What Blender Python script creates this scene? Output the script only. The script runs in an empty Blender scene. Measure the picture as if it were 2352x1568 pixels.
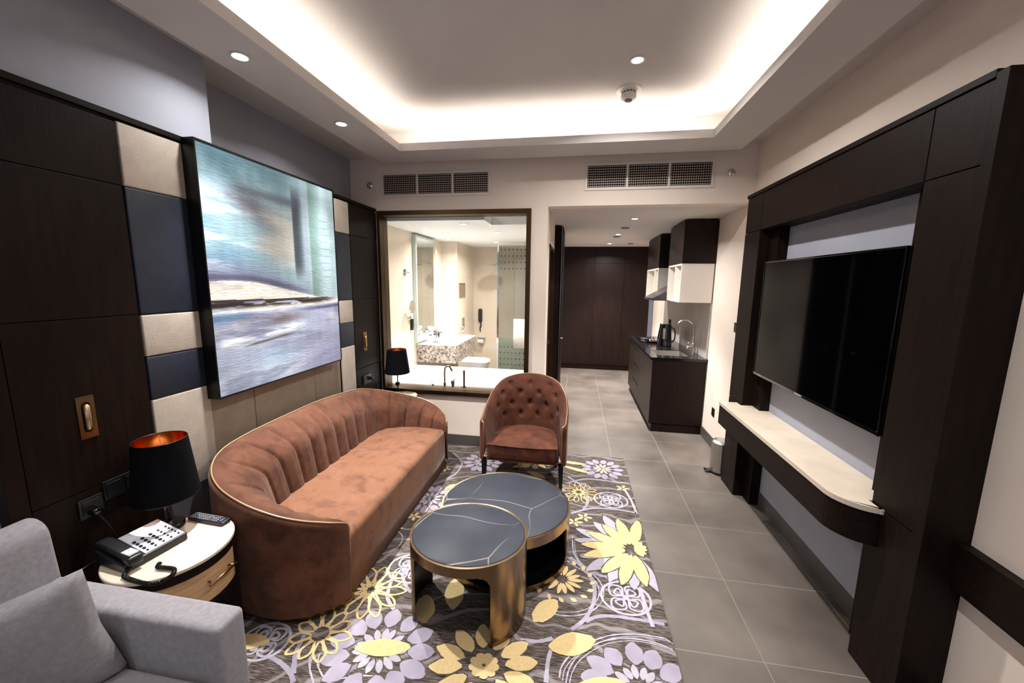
import bpy, bmesh, math, random
from mathutils import Vector, Matrix, noise as mnoise
random.seed(7)
PI = math.pi
SC = bpy.context.scene
COL = SC.collection

# ------------------------------------------------------------------ camera
F_PX = 890.88
yaw, pitch, roll = 0.161914, -0.150203, -0.013402
cam_d = bpy.data.cameras.new('camera')
cam = bpy.data.objects.new('camera', cam_d); COL.objects.link(cam)
cam_d.sensor_fit = 'HORIZONTAL'; cam_d.sensor_width = 36.0
cam_d.lens = F_PX / 2352.0 * 36.0
cam_d.clip_start = 0.02
Rz = Matrix.Rotation(yaw, 3, 'Z'); Rx = Matrix.Rotation(pitch, 3, 'X'); Ry = Matrix.Rotation(roll, 3, 'Y')
Rw = Rz @ Rx @ Ry
right, fwd, up = Rw.col[0], Rw.col[1], Rw.col[2]
M = Matrix(((right.x, up.x, -fwd.x), (right.y, up.y, -fwd.y), (right.z, up.z, -fwd.z))).to_4x4()
M.translation = (0, 0, 1.735)
cam.matrix_world = M
SC.camera = cam
# ------------------------------------------------------------------ world, exposure
w = bpy.data.worlds.new('world'); SC.world = w; w.use_nodes = True
w.node_tree.nodes['Background'].inputs[0].default_value = (0.42, 0.55, 0.85, 1)
w.node_tree.nodes['Background'].inputs[1].default_value = 1.5
SC.view_settings.view_transform = 'Standard'; SC.view_settings.look = 'None'
SC.view_settings.gamma = 1; SC.view_settings.use_curve_mapping = False
SC.view_settings.exposure = 0.0
COOL = (1.0, 0.975, 0.965); WARM = (1.0, 0.91, 0.81)
P_SPOT = 7.0; P_CEIL = 26.0; P_PASS = 27.0; P_BATH = 14.0; COVE = 46.0; BEAM = 17.0

# ------------------------------------------------------------------ materials
def lin(c):
    return tuple(((v/255)/12.92 if v/255 <= .04045 else ((v/255+.055)/1.055)**2.4) for v in c) + (1,)
MATS = {}
def mat(name, rgb, rough=.5, metal=0, spec=.5, sheen=0, coat=0, emit=None, es=0):
    m = bpy.data.materials.new(name); m.use_nodes = True; MATS[name] = m
    b = m.node_tree.nodes['Principled BSDF']
    b.inputs['Base Color'].default_value = lin(rgb); b.inputs['Roughness'].default_value = rough
    b.inputs['Metallic'].default_value = metal; b.inputs['Specular IOR Level'].default_value = spec
    b.inputs['Sheen Weight'].default_value = sheen; b.inputs['Sheen Roughness'].default_value = .45
    b.inputs['Coat Weight'].default_value = coat; b.inputs['Coat Roughness'].default_value = .15
    if emit:
        b.inputs['Emission Color'].default_value = emit + (1,); b.inputs['Emission Strength'].default_value = es
    return m
def nd(m, t, **k):
    n = m.node_tree.nodes.new(t)
    for a, v in k.items(): setattr(n, a, v)
    return n
def lk(m, a, b): m.node_tree.links.new(a, b)
def coords(m, scale=(1, 1, 1), kind='Object'):
    tc = nd(m, 'ShaderNodeTexCoord'); mp = nd(m, 'ShaderNodeMapping'); mp.inputs['Scale'].default_value = scale
    lk(m, tc.outputs[kind], mp.inputs[0]); return mp.outputs[0]
def noisy(name, c1, c2, scale=5, det=6, stretch=(1, 1, 1), lo=.35, hi=.65, bump=0, bscale=None, dist=0, **k):
    m = mat(name, c1, **k); b = m.node_tree.nodes['Principled BSDF']
    v = coords(m, stretch)
    n = nd(m, 'ShaderNodeTexNoise'); n.inputs['Scale'].default_value = scale; n.inputs['Detail'].default_value = det
    n.inputs['Distortion'].default_value = dist
    lk(m, v, n.inputs['Vector'])
    r = nd(m, 'ShaderNodeValToRGB'); r.color_ramp.elements[0].position = lo; r.color_ramp.elements[1].position = hi
    r.color_ramp.elements[0].color = lin(c1); r.color_ramp.elements[1].color = lin(c2)
    lk(m, n.outputs['Fac'], r.inputs[0]); lk(m, r.outputs[0], b.inputs['Base Color'])
    if bump:
        n2 = nd(m, 'ShaderNodeTexNoise'); n2.inputs['Scale'].default_value = bscale or scale*4; n2.inputs['Detail'].default_value = 3
        lk(m, v, n2.inputs['Vector'])
        bp = nd(m, 'ShaderNodeBump'); bp.inputs['Strength'].default_value = bump; bp.inputs['Distance'].default_value = .01
        lk(m, n2.outputs['Fac'], bp.inputs['Height']); lk(m, bp.outputs[0], b.inputs['Normal'])
    return m

paint_cream = noisy('cream_paint', (231, 215, 199), (235, 220, 205), scale=3, bump=.04, bscale=180, rough=.85)
paint_blue = noisy('lavender_paint', (156, 158, 168), (162, 164, 173), scale=3, bump=.04, bscale=180, rough=.85)
paint_grey = noisy('pale_grey_paint', (172, 172, 174), (177, 177, 179), scale=3, bump=.04, bscale=180, rough=.85)
paint_white = noisy('ceiling_paint', (204, 198, 194), (209, 203, 199), scale=2, bump=.02, bscale=120, rough=.9)
wenge = noisy('wenge_wood', (20, 12, 9), (29, 18, 13), scale=6, det=8, stretch=(8, 8, .7), rough=.46, bump=.06, bscale=30, spec=.10)
wenge_h = noisy('wenge_wood_horizontal', (20, 12, 9), (29, 18, 13), scale=6, det=8, stretch=(1, 1, 12), rough=.46, bump=.06, bscale=30, spec=.10)
wenge_red = noisy('red_brown_wood', (24, 13, 10), (33, 18, 13), scale=5, det=8, stretch=(9, 9, .6), rough=.42, bump=.1, bscale=30, spec=.22)
seam_m = mat('dark_seam', (6, 5, 5), rough=.8)
oak = noisy('light_oak', (176, 138, 98), (205, 168, 124), scale=4, det=8, stretch=(1.5, 1.5, 14), rough=.45)
pad_beige = noisy('beige_leather', (170, 158, 143), (179, 167, 152), scale=14, bump=.25, bscale=260, rough=.62)
pad_brown = noisy('taupe_leather', (142, 126, 108), (151, 135, 117), scale=14, bump=.25, bscale=260, rough=.6)
pad_navy = noisy('navy_leather', (19, 25, 40), (24, 31, 47), scale=14, bump=.25, bscale=260, rough=.55)
brass = noisy('brushed_bronze', (128, 102, 68), (150, 122, 84), scale=6, stretch=(1, 1, 1), rough=.3, metal=1, lo=.3, hi=.7)
brass_table = noisy('brushed_brass_sheet', (126, 104, 80), (144, 121, 94), scale=3, stretch=(5, 5, .15), rough=.24, metal=1, lo=.3, hi=.7)
bronze = mat('window_bronze', (82, 62, 42), rough=.4, metal=1)
gold_pipe = mat('gold_piping', (176, 146, 112), rough=.35, metal=.7)
chrome = mat('chrome', (225, 225, 228), rough=.08, metal=1)
steel = mat('brushed_steel', (190, 186, 180), rough=.28, metal=1)
black_m = mat('black_lacquer', (6, 6, 7), rough=.35, spec=.3)
black_matte = mat('black_matte', (4, 4, 5), rough=.9, spec=.05)
black_gloss = mat('black_gloss', (6, 6, 7), rough=.08, spec=.6)
black_plastic = mat('black_plastic', (14, 14, 16), rough=.4)
screen_m = mat('tv_screen', (2, 2, 3), rough=.05, spec=.3); screen_m.node_tree.nodes['Principled BSDF'].inputs['IOR'].default_value = 1.15
white_plastic = mat('white_plastic', (222, 216, 208), rough=.4)
white_lam = mat('white_laminate', (222, 214, 202), rough=.45)
ceramic = mat('white_ceramic', (240, 240, 240), rough=.12)
towel_m = noisy('white_towel', (228, 226, 222), (240, 238, 234), scale=40, bump=.4, bscale=300, rough=.95)
tap_red = mat('skirting_stone', (78, 74, 70), rough=.4)

def stone(name, c1, c2, vein, vscale=2.2, width=.02, rough=.3):
    m = noisy(name, c1, c2, scale=4, det=6, rough=rough)
    b = m.node_tree.nodes['Principled BSDF']; src = b.inputs['Base Color'].links[0].from_socket
    v = coords(m, (1, 1, 1))
    vo = nd(m, 'ShaderNodeTexVoronoi', feature='DISTANCE_TO_EDGE'); vo.inputs['Scale'].default_value = vscale
    n = nd(m, 'ShaderNodeTexNoise'); n.inputs['Scale'].default_value = 1.5
    mx = nd(m, 'ShaderNodeMixRGB', blend_type='ADD'); mx.inputs[0].default_value = .25
    lk(m, v, n.inputs['Vector']); lk(m, v, mx.inputs[1]); lk(m, n.outputs['Color'], mx.inputs[2]); lk(m, mx.outputs[0], vo.inputs['Vector'])
    mr = nd(m, 'ShaderNodeMapRange'); mr.inputs['From Min'].default_value = 0; mr.inputs['From Max'].default_value = width
    mr.inputs['To Min'].default_value = .75; mr.inputs['To Max'].default_value = 0
    lk(m, vo.outputs['Distance'], mr.inputs['Value'])
    n3 = nd(m, 'ShaderNodeTexNoise'); n3.inputs['Scale'].default_value = 1.7
    lk(m, v, n3.inputs['Vector'])
    mr3 = nd(m, 'ShaderNodeMapRange'); mr3.inputs['From Min'].default_value = .36; mr3.inputs['From Max'].default_value = .55
    lk(m, n3.outputs['Fac'], mr3.inputs['Value'])
    mm = nd(m, 'ShaderNodeMath', operation='MULTIPLY'); lk(m, mr.outputs[0], mm.inputs[0]); lk(m, mr3.outputs[0], mm.inputs[1])
    mix = nd(m, 'ShaderNodeMixRGB'); lk(m, mm.outputs[0], mix.inputs[0]); lk(m, src, mix.inputs[1]); mix.inputs[2].default_value = lin(vein)
    lk(m, mix.outputs[0], b.inputs['Base Color']); return m
stone_black = stone('black_veined_stone', (38, 41, 48), (46, 49, 57), (150, 140, 130), 2.4, .009, .5); stone_black.node_tree.nodes['Principled BSDF'].inputs['Specular IOR Level'].default_value = .18
stone_beige = noisy('cream_stone', (200, 184, 165), (212, 197, 178), scale=5, det=8, rough=.22)
stone_counter = mat('black_granite', (20, 19, 20), rough=.12)
granite_m = noisy('mottled_granite', (70, 60, 55), (188, 175, 164), scale=26, det=10, lo=.36, hi=.58, rough=.25, dist=.6)
splash_m = noisy('grey_splashback', (168, 160, 152), (176, 168, 160), scale=5, rough=.4)

def velvet(name, c1, c2, c3, sheen=.5):
    m = mat(name, c1, rough=.8, spec=.2, sheen=sheen); b = m.node_tree.nodes['Principled BSDF']
    b.inputs['Sheen Tint'].default_value = (1, .8, .68, 1)
    v = coords(m)
    n = nd(m, 'ShaderNodeTexNoise'); n.inputs['Scale'].default_value = 9; n.inputs['Detail'].default_value = 9; n.inputs['Distortion'].default_value = .5; n.inputs['Roughness'].default_value = .6
    lk(m, v, n.inputs['Vector'])
    r = nd(m, 'ShaderNodeValToRGB'); e = r.color_ramp.elements
    e[0].position = .30; e[0].color = lin(c1); e[1].position = .46; e[1].color = lin(c2)
    x = e.new(.68); x.color = lin(c3)
    lk(m, n.outputs['Fac'], r.inputs[0])
    # brushed strokes in the pile
    mp2 = nd(m, 'ShaderNodeMapping'); mp2.inputs['Scale'].default_value = (2.2, 6, 3); mp2.inputs['Rotation'].default_value = (.3, .2, .9)
    lk(m, v, mp2.inputs[0])
    n2 = nd(m, 'ShaderNodeTexNoise'); n2.inputs['Scale'].default_value = 1.5; n2.inputs['Detail'].default_value = 8; n2.inputs['Roughness'].default_value = .6
    lk(m, mp2.outputs[0], n2.inputs['Vector'])
    mr = nd(m, 'ShaderNodeMapRange'); mr.inputs['From Min'].default_value = .60; mr.inputs['From Max'].default_value = .645; mr.inputs['To Max'].default_value = .55
    lk(m, n2.outputs['Fac'], mr.inputs['Value'])
    mx = nd(m, 'ShaderNodeMixRGB'); lk(m, mr.outputs[0], mx.inputs[0]); lk(m, r.outputs[0], mx.inputs[1]); mx.inputs[2].default_value = lin(c1)
    lk(m, mx.outputs[0], b.inputs['Base Color'])
    return m
velvet_shaded = velvet('rust_velvet_shaded', (58, 33, 22), (80, 47, 32), (97, 60, 42), .15)  # sofa velvet on the backrest, its shade put into a darker colour
velvet_lit = velvet('rust_velvet_lit', (86, 55, 39), (112, 75, 54), (120, 82, 60), .15)  # same sofa velvet on the seat, paler with the downlight painted in
velvet_chair = velvet('rust_velvet_armchair', (48, 23, 13), (70, 35, 21), (86, 47, 30), .1)
grey_fabric = noisy('grey_weave', (128, 124, 128), (140, 136, 140), scale=60, det=4, bump=.35, bscale=420, rough=.95, sheen=.15)

def glass(name, tint, refl=.08, rough=0.0):
    m = bpy.data.materials.new(name); m.use_nodes = True; nt = m.node_tree; nt.nodes.clear()
    o = nt.nodes.new('ShaderNodeOutputMaterial'); t = nt.nodes.new('ShaderNodeBsdfTransparent'); t.inputs[0].default_value = tint
    g = nt.nodes.new('ShaderNodeBsdfGlossy'); g.inputs['Roughness'].default_value = rough
    f = nt.nodes.new('ShaderNodeFresnel'); f.inputs[0].default_value = 1.45
    mx = nt.nodes.new('ShaderNodeMixShader')
    nt.links.new(f.outputs[0], mx.inputs[0]); nt.links.new(t.outputs[0], mx.inputs[1]); nt.links.new(g.outputs[0], mx.inputs[2])
    nt.links.new(mx.outputs[0], o.inputs[0]); return m
glass_m = glass('clear_glass', (.97, .98, .97, 1))
glass_green = glass('green_glass', (.74, .76, .76, 1))
mirror_m = mat('mirror', (235, 240, 238), rough=.02, metal=1)

def grid_mat(name, base, base2, line, px, py, ox, oy, axes='xy', width=.004, rough=.4, nscale=2.5, vary=.12, bump=0):
    """tiles: lines every px / py metres along two object axes"""
    m = noisy(name, base, base2, scale=nscale, det=9, lo=.3, hi=.72, rough=rough)
    b = m.node_tree.nodes['Principled BSDF']; src = b.inputs['Base Color'].links[0].from_socket
    tc = nd(m, 'ShaderNodeTexCoord'); sx = nd(m, 'ShaderNodeSeparateXYZ'); lk(m, tc.outputs['Object'], sx.inputs[0])
    lines = []; cells = []
    for ax, p, o in ((axes[0], px, ox), (axes[1], py, oy)):
        s = sx.outputs['XYZ'.index(ax.upper())]
        a = nd(m, 'ShaderNodeMath', operation='SUBTRACT'); lk(m, s, a.inputs[0]); a.inputs[1].default_value = o
        d = nd(m, 'ShaderNodeMath', operation='DIVIDE'); lk(m, a.outputs[0], d.inputs[0]); d.inputs[1].default_value = p
        fl = nd(m, 'ShaderNodeMath', operation='FLOOR'); lk(m, d.outputs[0], fl.inputs[0]); cells.append(fl.outputs[0])
        fr = nd(m, 'ShaderNodeMath', operation='PINGPONG'); lk(m, d.outputs[0], fr.inputs[0]); fr.inputs[1].default_value = .5
        # pingpong .5 : distance to nearest integer
        lt = nd(m, 'ShaderNodeMath', operation='LESS_THAN'); lk(m, fr.outputs[0], lt.inputs[0]); lt.inputs[1].default_value = width / p / 2 * 1.0
        lines.append(lt.outputs[0])
    mxm = nd(m, 'ShaderNodeMath', operation='MAXIMUM'); lk(m, lines[0], mxm.inputs[0]); lk(m, lines[1], mxm.inputs[1])
    cb = nd(m, 'ShaderNodeCombineXYZ'); lk(m, cells[0], cb.inputs[0]); lk(m, cells[1], cb.inputs[1])
    wn = nd(m, 'ShaderNodeTexWhiteNoise'); lk(m, cb.outputs[0], wn.inputs['Vector'])
    mr = nd(m, 'ShaderNodeMapRange'); lk(m, wn.outputs['Value'], mr.inputs['Value']); mr.inputs['To Min'].default_value = 1 - vary; mr.inputs['To Max'].default_value = 1
    hs = nd(m, 'ShaderNodeHueSaturation'); lk(m, src, hs.inputs['Color']); lk(m, mr.outputs[0], hs.inputs['Value'])
    mix = nd(m, 'ShaderNodeMixRGB'); lk(m, mxm.outputs[0], mix.inputs[0]); lk(m, hs.outputs[0], mix.inputs[1]); mix.inputs[2].default_value = lin(line)
    lk(m, mix.outputs[0], b.inputs['Base Color']); return m
floor_m = grid_mat('grey_stone_tiles', (74, 66, 59), (112, 103, 95), (122, 114, 106), .52, .52, .93, 1.74, 'xy', .005, .36, 1.7, .12)
bath_wall_m = grid_mat('cream_wall_tiles', (212, 196, 176), (220, 205, 186), (196, 180, 160), .75, .38, .1, .28, 'yz', .003, .2, 2, .03)
bath_back_m = grid_mat('cream_wall_tiles_back', (204, 187, 166), (213, 197, 176), (188, 170, 150), .75, .38, .1, .28, 'xz', .003, .2, 2, .03)

# ------------------------------------------------------------------ mesh helpers
def finish(name, bm, mats, parent=None, smooth=False, bev=0, seg=2, sub=0, autosm=False):
    me = bpy.data.meshes.new(name)
    bmesh.ops.recalc_face_normals(bm, faces=bm.faces)
    bm.to_mesh(me); bm.free()
    for m in (mats if isinstance(mats, (list, tuple)) else [mats]): me.materials.append(m)
    if smooth:
        for p in me.polygons: p.use_smooth = True
        if autosm:
            try: me.set_sharp_from_angle(angle=math.radians(40))
            except Exception: pass
    o = bpy.data.objects.new(name, me); COL.objects.link(o)
    if parent: o.parent = parent
    if bev:
        b = o.modifiers.new('bevel', 'BEVEL'); b.width = bev; b.segments = seg; b.limit_method = 'ANGLE'
    if sub:
        s = o.modifiers.new('sub', 'SUBSURF'); s.levels = sub; s.render_levels = sub
    return o
def BM(): return bmesh.new()
def bx(bm, x0, x1, y0, y1, z0, z1, mi=0):
    v = [bm.verts.new(p) for p in ((x0,y0,z0),(x1,y0,z0),(x1,y1,z0),(x0,y1,z0),(x0,y0,z1),(x1,y0,z1),(x1,y1,z1),(x0,y1,z1))]
    for f in ((0,3,2,1),(4,5,6,7),(0,1,5,4),(1,2,6,5),(2,3,7,6),(3,0,4,7)):
        bm.faces.new([v[i] for i in f]).material_index = mi
    return v
def box(name, x0, x1, y0, y1, z0, z1, m, parent=None, bev=0, seg=2, smooth=False):
    bm = BM(); bx(bm, x0, x1, y0, y1, z0, z1); return finish(name, bm, m, parent, bev=bev, seg=seg, smooth=smooth)
def lathe(bm, prof, c=(0, 0, 0), n=48, axis='z', sx=1, sy=1, mi=0, closed=False):
    rings = []
    for r, z in prof:
        ring = []
        for i in range(n):
            a = 2*PI*i/n; p = (r*math.cos(a)*sx, r*math.sin(a)*sy, z)
            if axis == 'x': p = (p[2], p[0], p[1])
            if axis == 'y': p = (p[0], p[2], p[1])
            ring.append(bm.verts.new((c[0]+p[0], c[1]+p[1], c[2]+p[2])))
        rings.append(ring)
    for a, b in zip(rings, rings[1:]):
        for i in range(n):
            bm.faces.new((a[i], a[(i+1) % n], b[(i+1) % n], b[i])).material_index = mi
    if not closed:
        bm.faces.new(rings[0][::-1]).material_index = mi; bm.faces.new(rings[-1]).material_index = mi
    else:
        a, b = rings[-1], rings[0]
        for i in range(n): bm.faces.new((a[i], a[(i+1) % n], b[(i+1) % n], b[i])).material_index = mi
def catmull(P, k=8, closed=False):
    out = []; n = len(P); P = [tuple(p) for p in P]
    rng = range(n if closed else n-1)
    for i in rng:
        p0 = P[(i-1) % n] if (closed or i > 0) else P[0]; p1 = P[i]; p2 = P[(i+1) % n]
        p3 = P[(i+2) % n] if (closed or i+2 < n) else P[-1]
        for j in range(k):
            t = j/k
            out.append(tuple(.5*((2*b)+(-a+c)*t+(2*a-5*b+4*c-d)*t*t+(-a+3*b-3*c+d)*t**3) for a, b, c, d in zip(p0, p1, p2, p3)))
    if not closed: out.append(P[-1])
    return out
def tube(bm, pts, r, n=8, mi=0, closed=False, cap=True):
    pts = [Vector(p) for p in pts]; rings = []; N = len(pts); prev = None
    for i, p in enumerate(pts):
        if closed: t = pts[(i+1) % N]-pts[i-1]
        else: t = pts[min(i+1, N-1)]-pts[max(i-1, 0)]
        if t.length < 1e-9: t = Vector((0, 0, 1))
        t.normalize()
        if prev is None:
            a = Vector((0, 0, 1)) if abs(t.z) < .9 else Vector((1, 0, 0)); u = t.cross(a).normalized()
        else:
            u = (prev - t*prev.dot(t)); u = u.normalized() if u.length > 1e-6 else t.orthogonal().normalized()
        prev = u; v = t.cross(u); rr = r[i] if isinstance(r, (list, tuple)) else r
        rings.append([bm.verts.new(p+(u*math.cos(2*PI*k/n)+v*math.sin(2*PI*k/n))*rr) for k in range(n)])
    for i in range(N if closed else N-1):
        a, b = rings[i], rings[(i+1) % N]
        for k in range(n): bm.faces.new((a[k], a[(k+1) % n], b[(k+1) % n], b[k])).material_index = mi
    if not closed and cap:
        bm.faces.new(rings[0][::-1]).material_index = mi; bm.faces.new(rings[-1]).material_index = mi
def prism(bm, poly, a0, a1, axis='z', mi=0):
    def P(u, v, w): return {'z': (u, v, w), 'x': (w, u, v), 'y': (u, w, v)}[axis]
    lo = [bm.verts.new(P(u, v, a0)) for u, v in poly]; hi = [bm.verts.new(P(u, v, a1)) for u, v in poly]
    n = len(poly)
    for i in range(n): bm.faces.new((lo[i], lo[(i+1) % n], hi[(i+1) % n], hi[i])).material_index = mi
    bm.faces.new(lo[::-1]).material_index = mi; bm.faces.new(hi).material_index = mi
def rrect(cx, cy, hx, hy, r, n=6):
    out = []
    for sx, sy, a0 in ((1, 1, 0), (-1, 1, 90), (-1, -1, 180), (1, -1, 270)):
        for i in range(n+1):
            a = math.radians(a0+90*i/n); out.append((cx+sx*(hx-r)+r*math.cos(a), cy+sy*(hy-r)+r*math.sin(a)))
    return out
def thing(name, label, cat, loc=(0, 0, 0), group=None):
    o = bpy.data.objects.new(name, None); COL.objects.link(o); o.location = loc; o.empty_display_size = .1
    return tag(o, label, cat, group)
def tag(o, label, cat, group=None):
    o['label'] = label; o['category'] = cat
    if group: o['group'] = group
    return o
def struct(o): o['kind'] = 'structure'; return o
def copy_tree(o, parent=None):
    c = o.copy(); COL.objects.link(c); c.parent = parent
    for ch in list(o.children): copy_tree(ch, c)
    return c
def setp(o, parent, loc):       # parts are built in world coordinates and their thing stands at loc
    for ch in o.children: ch.location = (ch.location.x-loc[0], ch.location.y-loc[1], ch.location.z-loc[2])
def rebase(t):
    l = t.location.copy()
    for ch in t.children: ch.location = ch.location - l

# ------------------------------------------------------------------ SETTING
YB, XR, XL2, XC = 3.835, 1.506, -2.322, -2.087
struct(box('floor', -2.6, 1.75, -2.7, 8.4, -.1, 0, floor_m))
# left wall: recess and the projecting column
struct(box('wall_left', -2.45, XL2, 2.045, YB, 0, 3.1, paint_blue))
struct(box('wall_left', -2.45, XC, -2.7, 2.045, 0, 3.1, paint_blue))
# back wall with the window and the opening of the passage
WX0, WX1, WZ0, WZ1 = -2.035, -.453, .55, 2.437
bm = BM()
bx(bm, -2.45, WX0, YB, YB+.13, 0, 3.1); bx(bm, WX0, WX1, YB, YB+.13, 0, WZ0); bx(bm, WX0, WX1, YB, YB+.13, WZ1, 3.1)
bx(bm, WX1, -.295, YB, YB+.13, 0, 3.1); bx(bm, -.295, XR, YB, YB+.13, 2.456, 3.1)
struct(finish('wall_back', bm, paint_cream))
struct(box('wall_right', XR, XR+.13, -2.7, 8.1, 0, 3.1, paint_cream))
bm = BM(); fx0, fx1, fz0, fz1 = -1.7, 1.2, .35, 2.4
bx(bm, -2.45, fx0, -2.83, -2.7, 0, 3.1); bx(bm, fx1, XR+.13, -2.83, -2.7, 0, 3.1); bx(bm, fx0, fx1, -2.83, -2.7, 0, fz0); bx(bm, fx0, fx1, -2.83, -2.7, fz1, 3.1)
struct(finish('wall_front', bm, paint_grey))
wn2 = bpy.data.objects.new('window_2', None); COL.objects.link(wn2); wn2.location = (-.25, -2.76, .35); struct(wn2)
bm = BM()
for a in ((fx0, fx0+.05, fz0, fz1), (fx1-.05, fx1, fz0, fz1), (-.275, -.225, fz0, fz1), (fx0, fx1, fz0, fz0+.05), (fx0, fx1, fz1-.05, fz1)): bx(bm, a[0], a[1], -2.80, -2.74, a[2], a[3])
finish('window_frame', bm, black_plastic, wn2)
box('window_pane', fx0+.05, -.275, -2.775, -2.765, fz0+.05, fz1-.05, glass_m, wn2); box('window_pane', -.225, fx1-.05, -2.775, -2.765, fz0+.05, fz1-.05, glass_m, wn2)
rebase(wn2)
# ceiling: raised middle, cove upstand, lowered ring, outer strip
OX0, OX1, OY1 = -1.911, 1.313, 3.707; IX0, IX1, IY1 = -1.571, .997, 3.392; IY0, OY0 = -1.3, -1.7
ZS, ZO, ZC = 2.86, 2.947, 3.12
bm = BM()
bx(bm, -2.45, XR, -2.7, YB, ZC, 3.22)
for a in ((-2.45, OX0+.02, -2.7, YB), (OX1-.02, XR, -2.7, YB), (OX0+.02, OX1-.02, OY1-.02, YB), (OX0+.02, OX1-.02, -2.7, OY0+.02)):
    bx(bm, a[0], a[1], a[2], a[3], ZO, ZC)
T = .03
for a in ((OX0, IX0, OY0, OY1), (IX1, OX1, OY0, OY1), (IX0, IX1, IY1, OY1), (IX0, IX1, OY0, IY0)):
    bx(bm, a[0], a[1], a[2], a[3], ZS, ZS+T)
bx(bm, OX0, OX0+.02, OY0, OY1, ZS+T, ZO); bx(bm, OX1-.02, OX1, OY0, OY1, ZS+T, ZO)
bx(bm, OX0+.02, OX1-.02, OY1-.02, OY1, ZS+T, ZO); bx(bm, OX0+.02, OX1-.02, OY0, OY0+.02, ZS+T, ZO)
U = .062
bx(bm, IX0-.015, IX0, IY0-.015, IY1+.015, ZS+T, ZS+U); bx(bm, IX1, IX1+.015, IY0-.015, IY1+.015, ZS+T, ZS+U)
bx(bm, IX0, IX1, IY1, IY1+.015, ZS+T, ZS+U); bx(bm, IX0, IX1, IY0-.015, IY0, ZS+T, ZS+U)
struct(finish('ceiling', bm, paint_white))
struct(box('ceiling', -.42, XR, YB+.13, 8.1, 2.456, 2.56, paint_white))
# skirting
bm = BM(); bx(bm, -2.1, -.295, YB-.012, YB, 0, .115); struct(finish('baseboard_back', bm, tap_red))
bm = BM(); bx(bm, XR-.012, XR, -2.7, 4.66, 0, .115); struct(finish('baseboard_right', bm, tap_red))
# bathroom shell
BX0, BX1, BY1, BZ = -2.12, -.42, 7.0, 2.36
struct(box('wall_bathroom_left', -2.45, BX0, YB+.13, 7.2, 0, 3.0, bath_wall_m))
struct(box('wall_bathroom_back', BX0, BX1, BY1, 7.2, 0, 3.0, bath_back_m))
struct(box('wall_bathroom_duct', BX0, -1.87, 6.0, BY1, 0, BZ, bath_wall_m))
bm = BM(); bx(bm, BX1, -.295, YB+.13, 4.12, 0, 2.6); bx(bm, BX1, -.295, 4.12, 5.0, 2.14, 2.6); bx(bm, BX1, -.295, 5.0, 8.1, 0, 2.6)
struct(finish('wall_passage_left', bm, paint_cream))
struct(box('wall_passage_back', -.42, XR+.13, 8.28, 8.4, 0, 2.6, paint_cream))
bm = BM(); bx(bm, BX0, -.95, YB+.13, 7.0, BZ, BZ+.1); bx(bm, -.95, BX1, 4.3, 7.0, BZ, BZ+.1); bx(bm, -.95, BX1, YB+.13, 4.3, BZ+.12, BZ+.2)
struct(finish('ceiling', bm, mat('bathroom_ceiling', (232, 232, 230), rough=.9)))

# window between the room and the bathroom
win = bpy.data.objects.new('window_1', None); COL.objects.link(win); win.location = (-1.24, YB, WZ0); struct(win)
fw = .045; bm = BM()
bx(bm, WX0, WX1, YB-.03, YB+.14, WZ0, WZ0+fw); bx(bm, WX0, WX1, YB-.03, YB+.14, WZ1-fw, WZ1)
bx(bm, WX0, WX0+.03, YB-.03, YB+.14, WZ0+fw, WZ1-fw); bx(bm, WX1-fw, WX1, YB-.03, YB+.14, WZ0+fw, WZ1-fw)
finish('window_frame', bm, bronze, win, bev=.002)
box('window_pane', WX0+.03, WX1-fw, YB+.045, YB+.055, WZ0+fw, WZ1-fw, glass_m, win)
rebase(win)
# dark sliding bathroom door in the passage with bronze trim
dr = bpy.data.objects.new('door_1', None); COL.objects.link(dr); dr.location = (-.33, 4.56, 0); struct(dr)
box('door_leaf', -.40, -.36, 4.16, 4.96, .01, 2.10, wenge, dr)
bm = BM(); bx(bm, -.42, -.285, 4.12, 4.16, 0, 2.14); bx(bm, -.42, -.285, 4.96, 5.0, 0, 2.14); bx(bm, -.42, -.285, 4.12, 5.0, 2.10, 2.14)
finish('door_trim', bm, bronze, dr)
bm = BM(); lathe(bm, [(.018, 0), (.018, .03), (.025, .03), (.025, .05)], (-.36, 4.85, 1.0), 16, 'x'); finish('door_handle', bm, chrome, dr)
rebase(dr)

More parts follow.
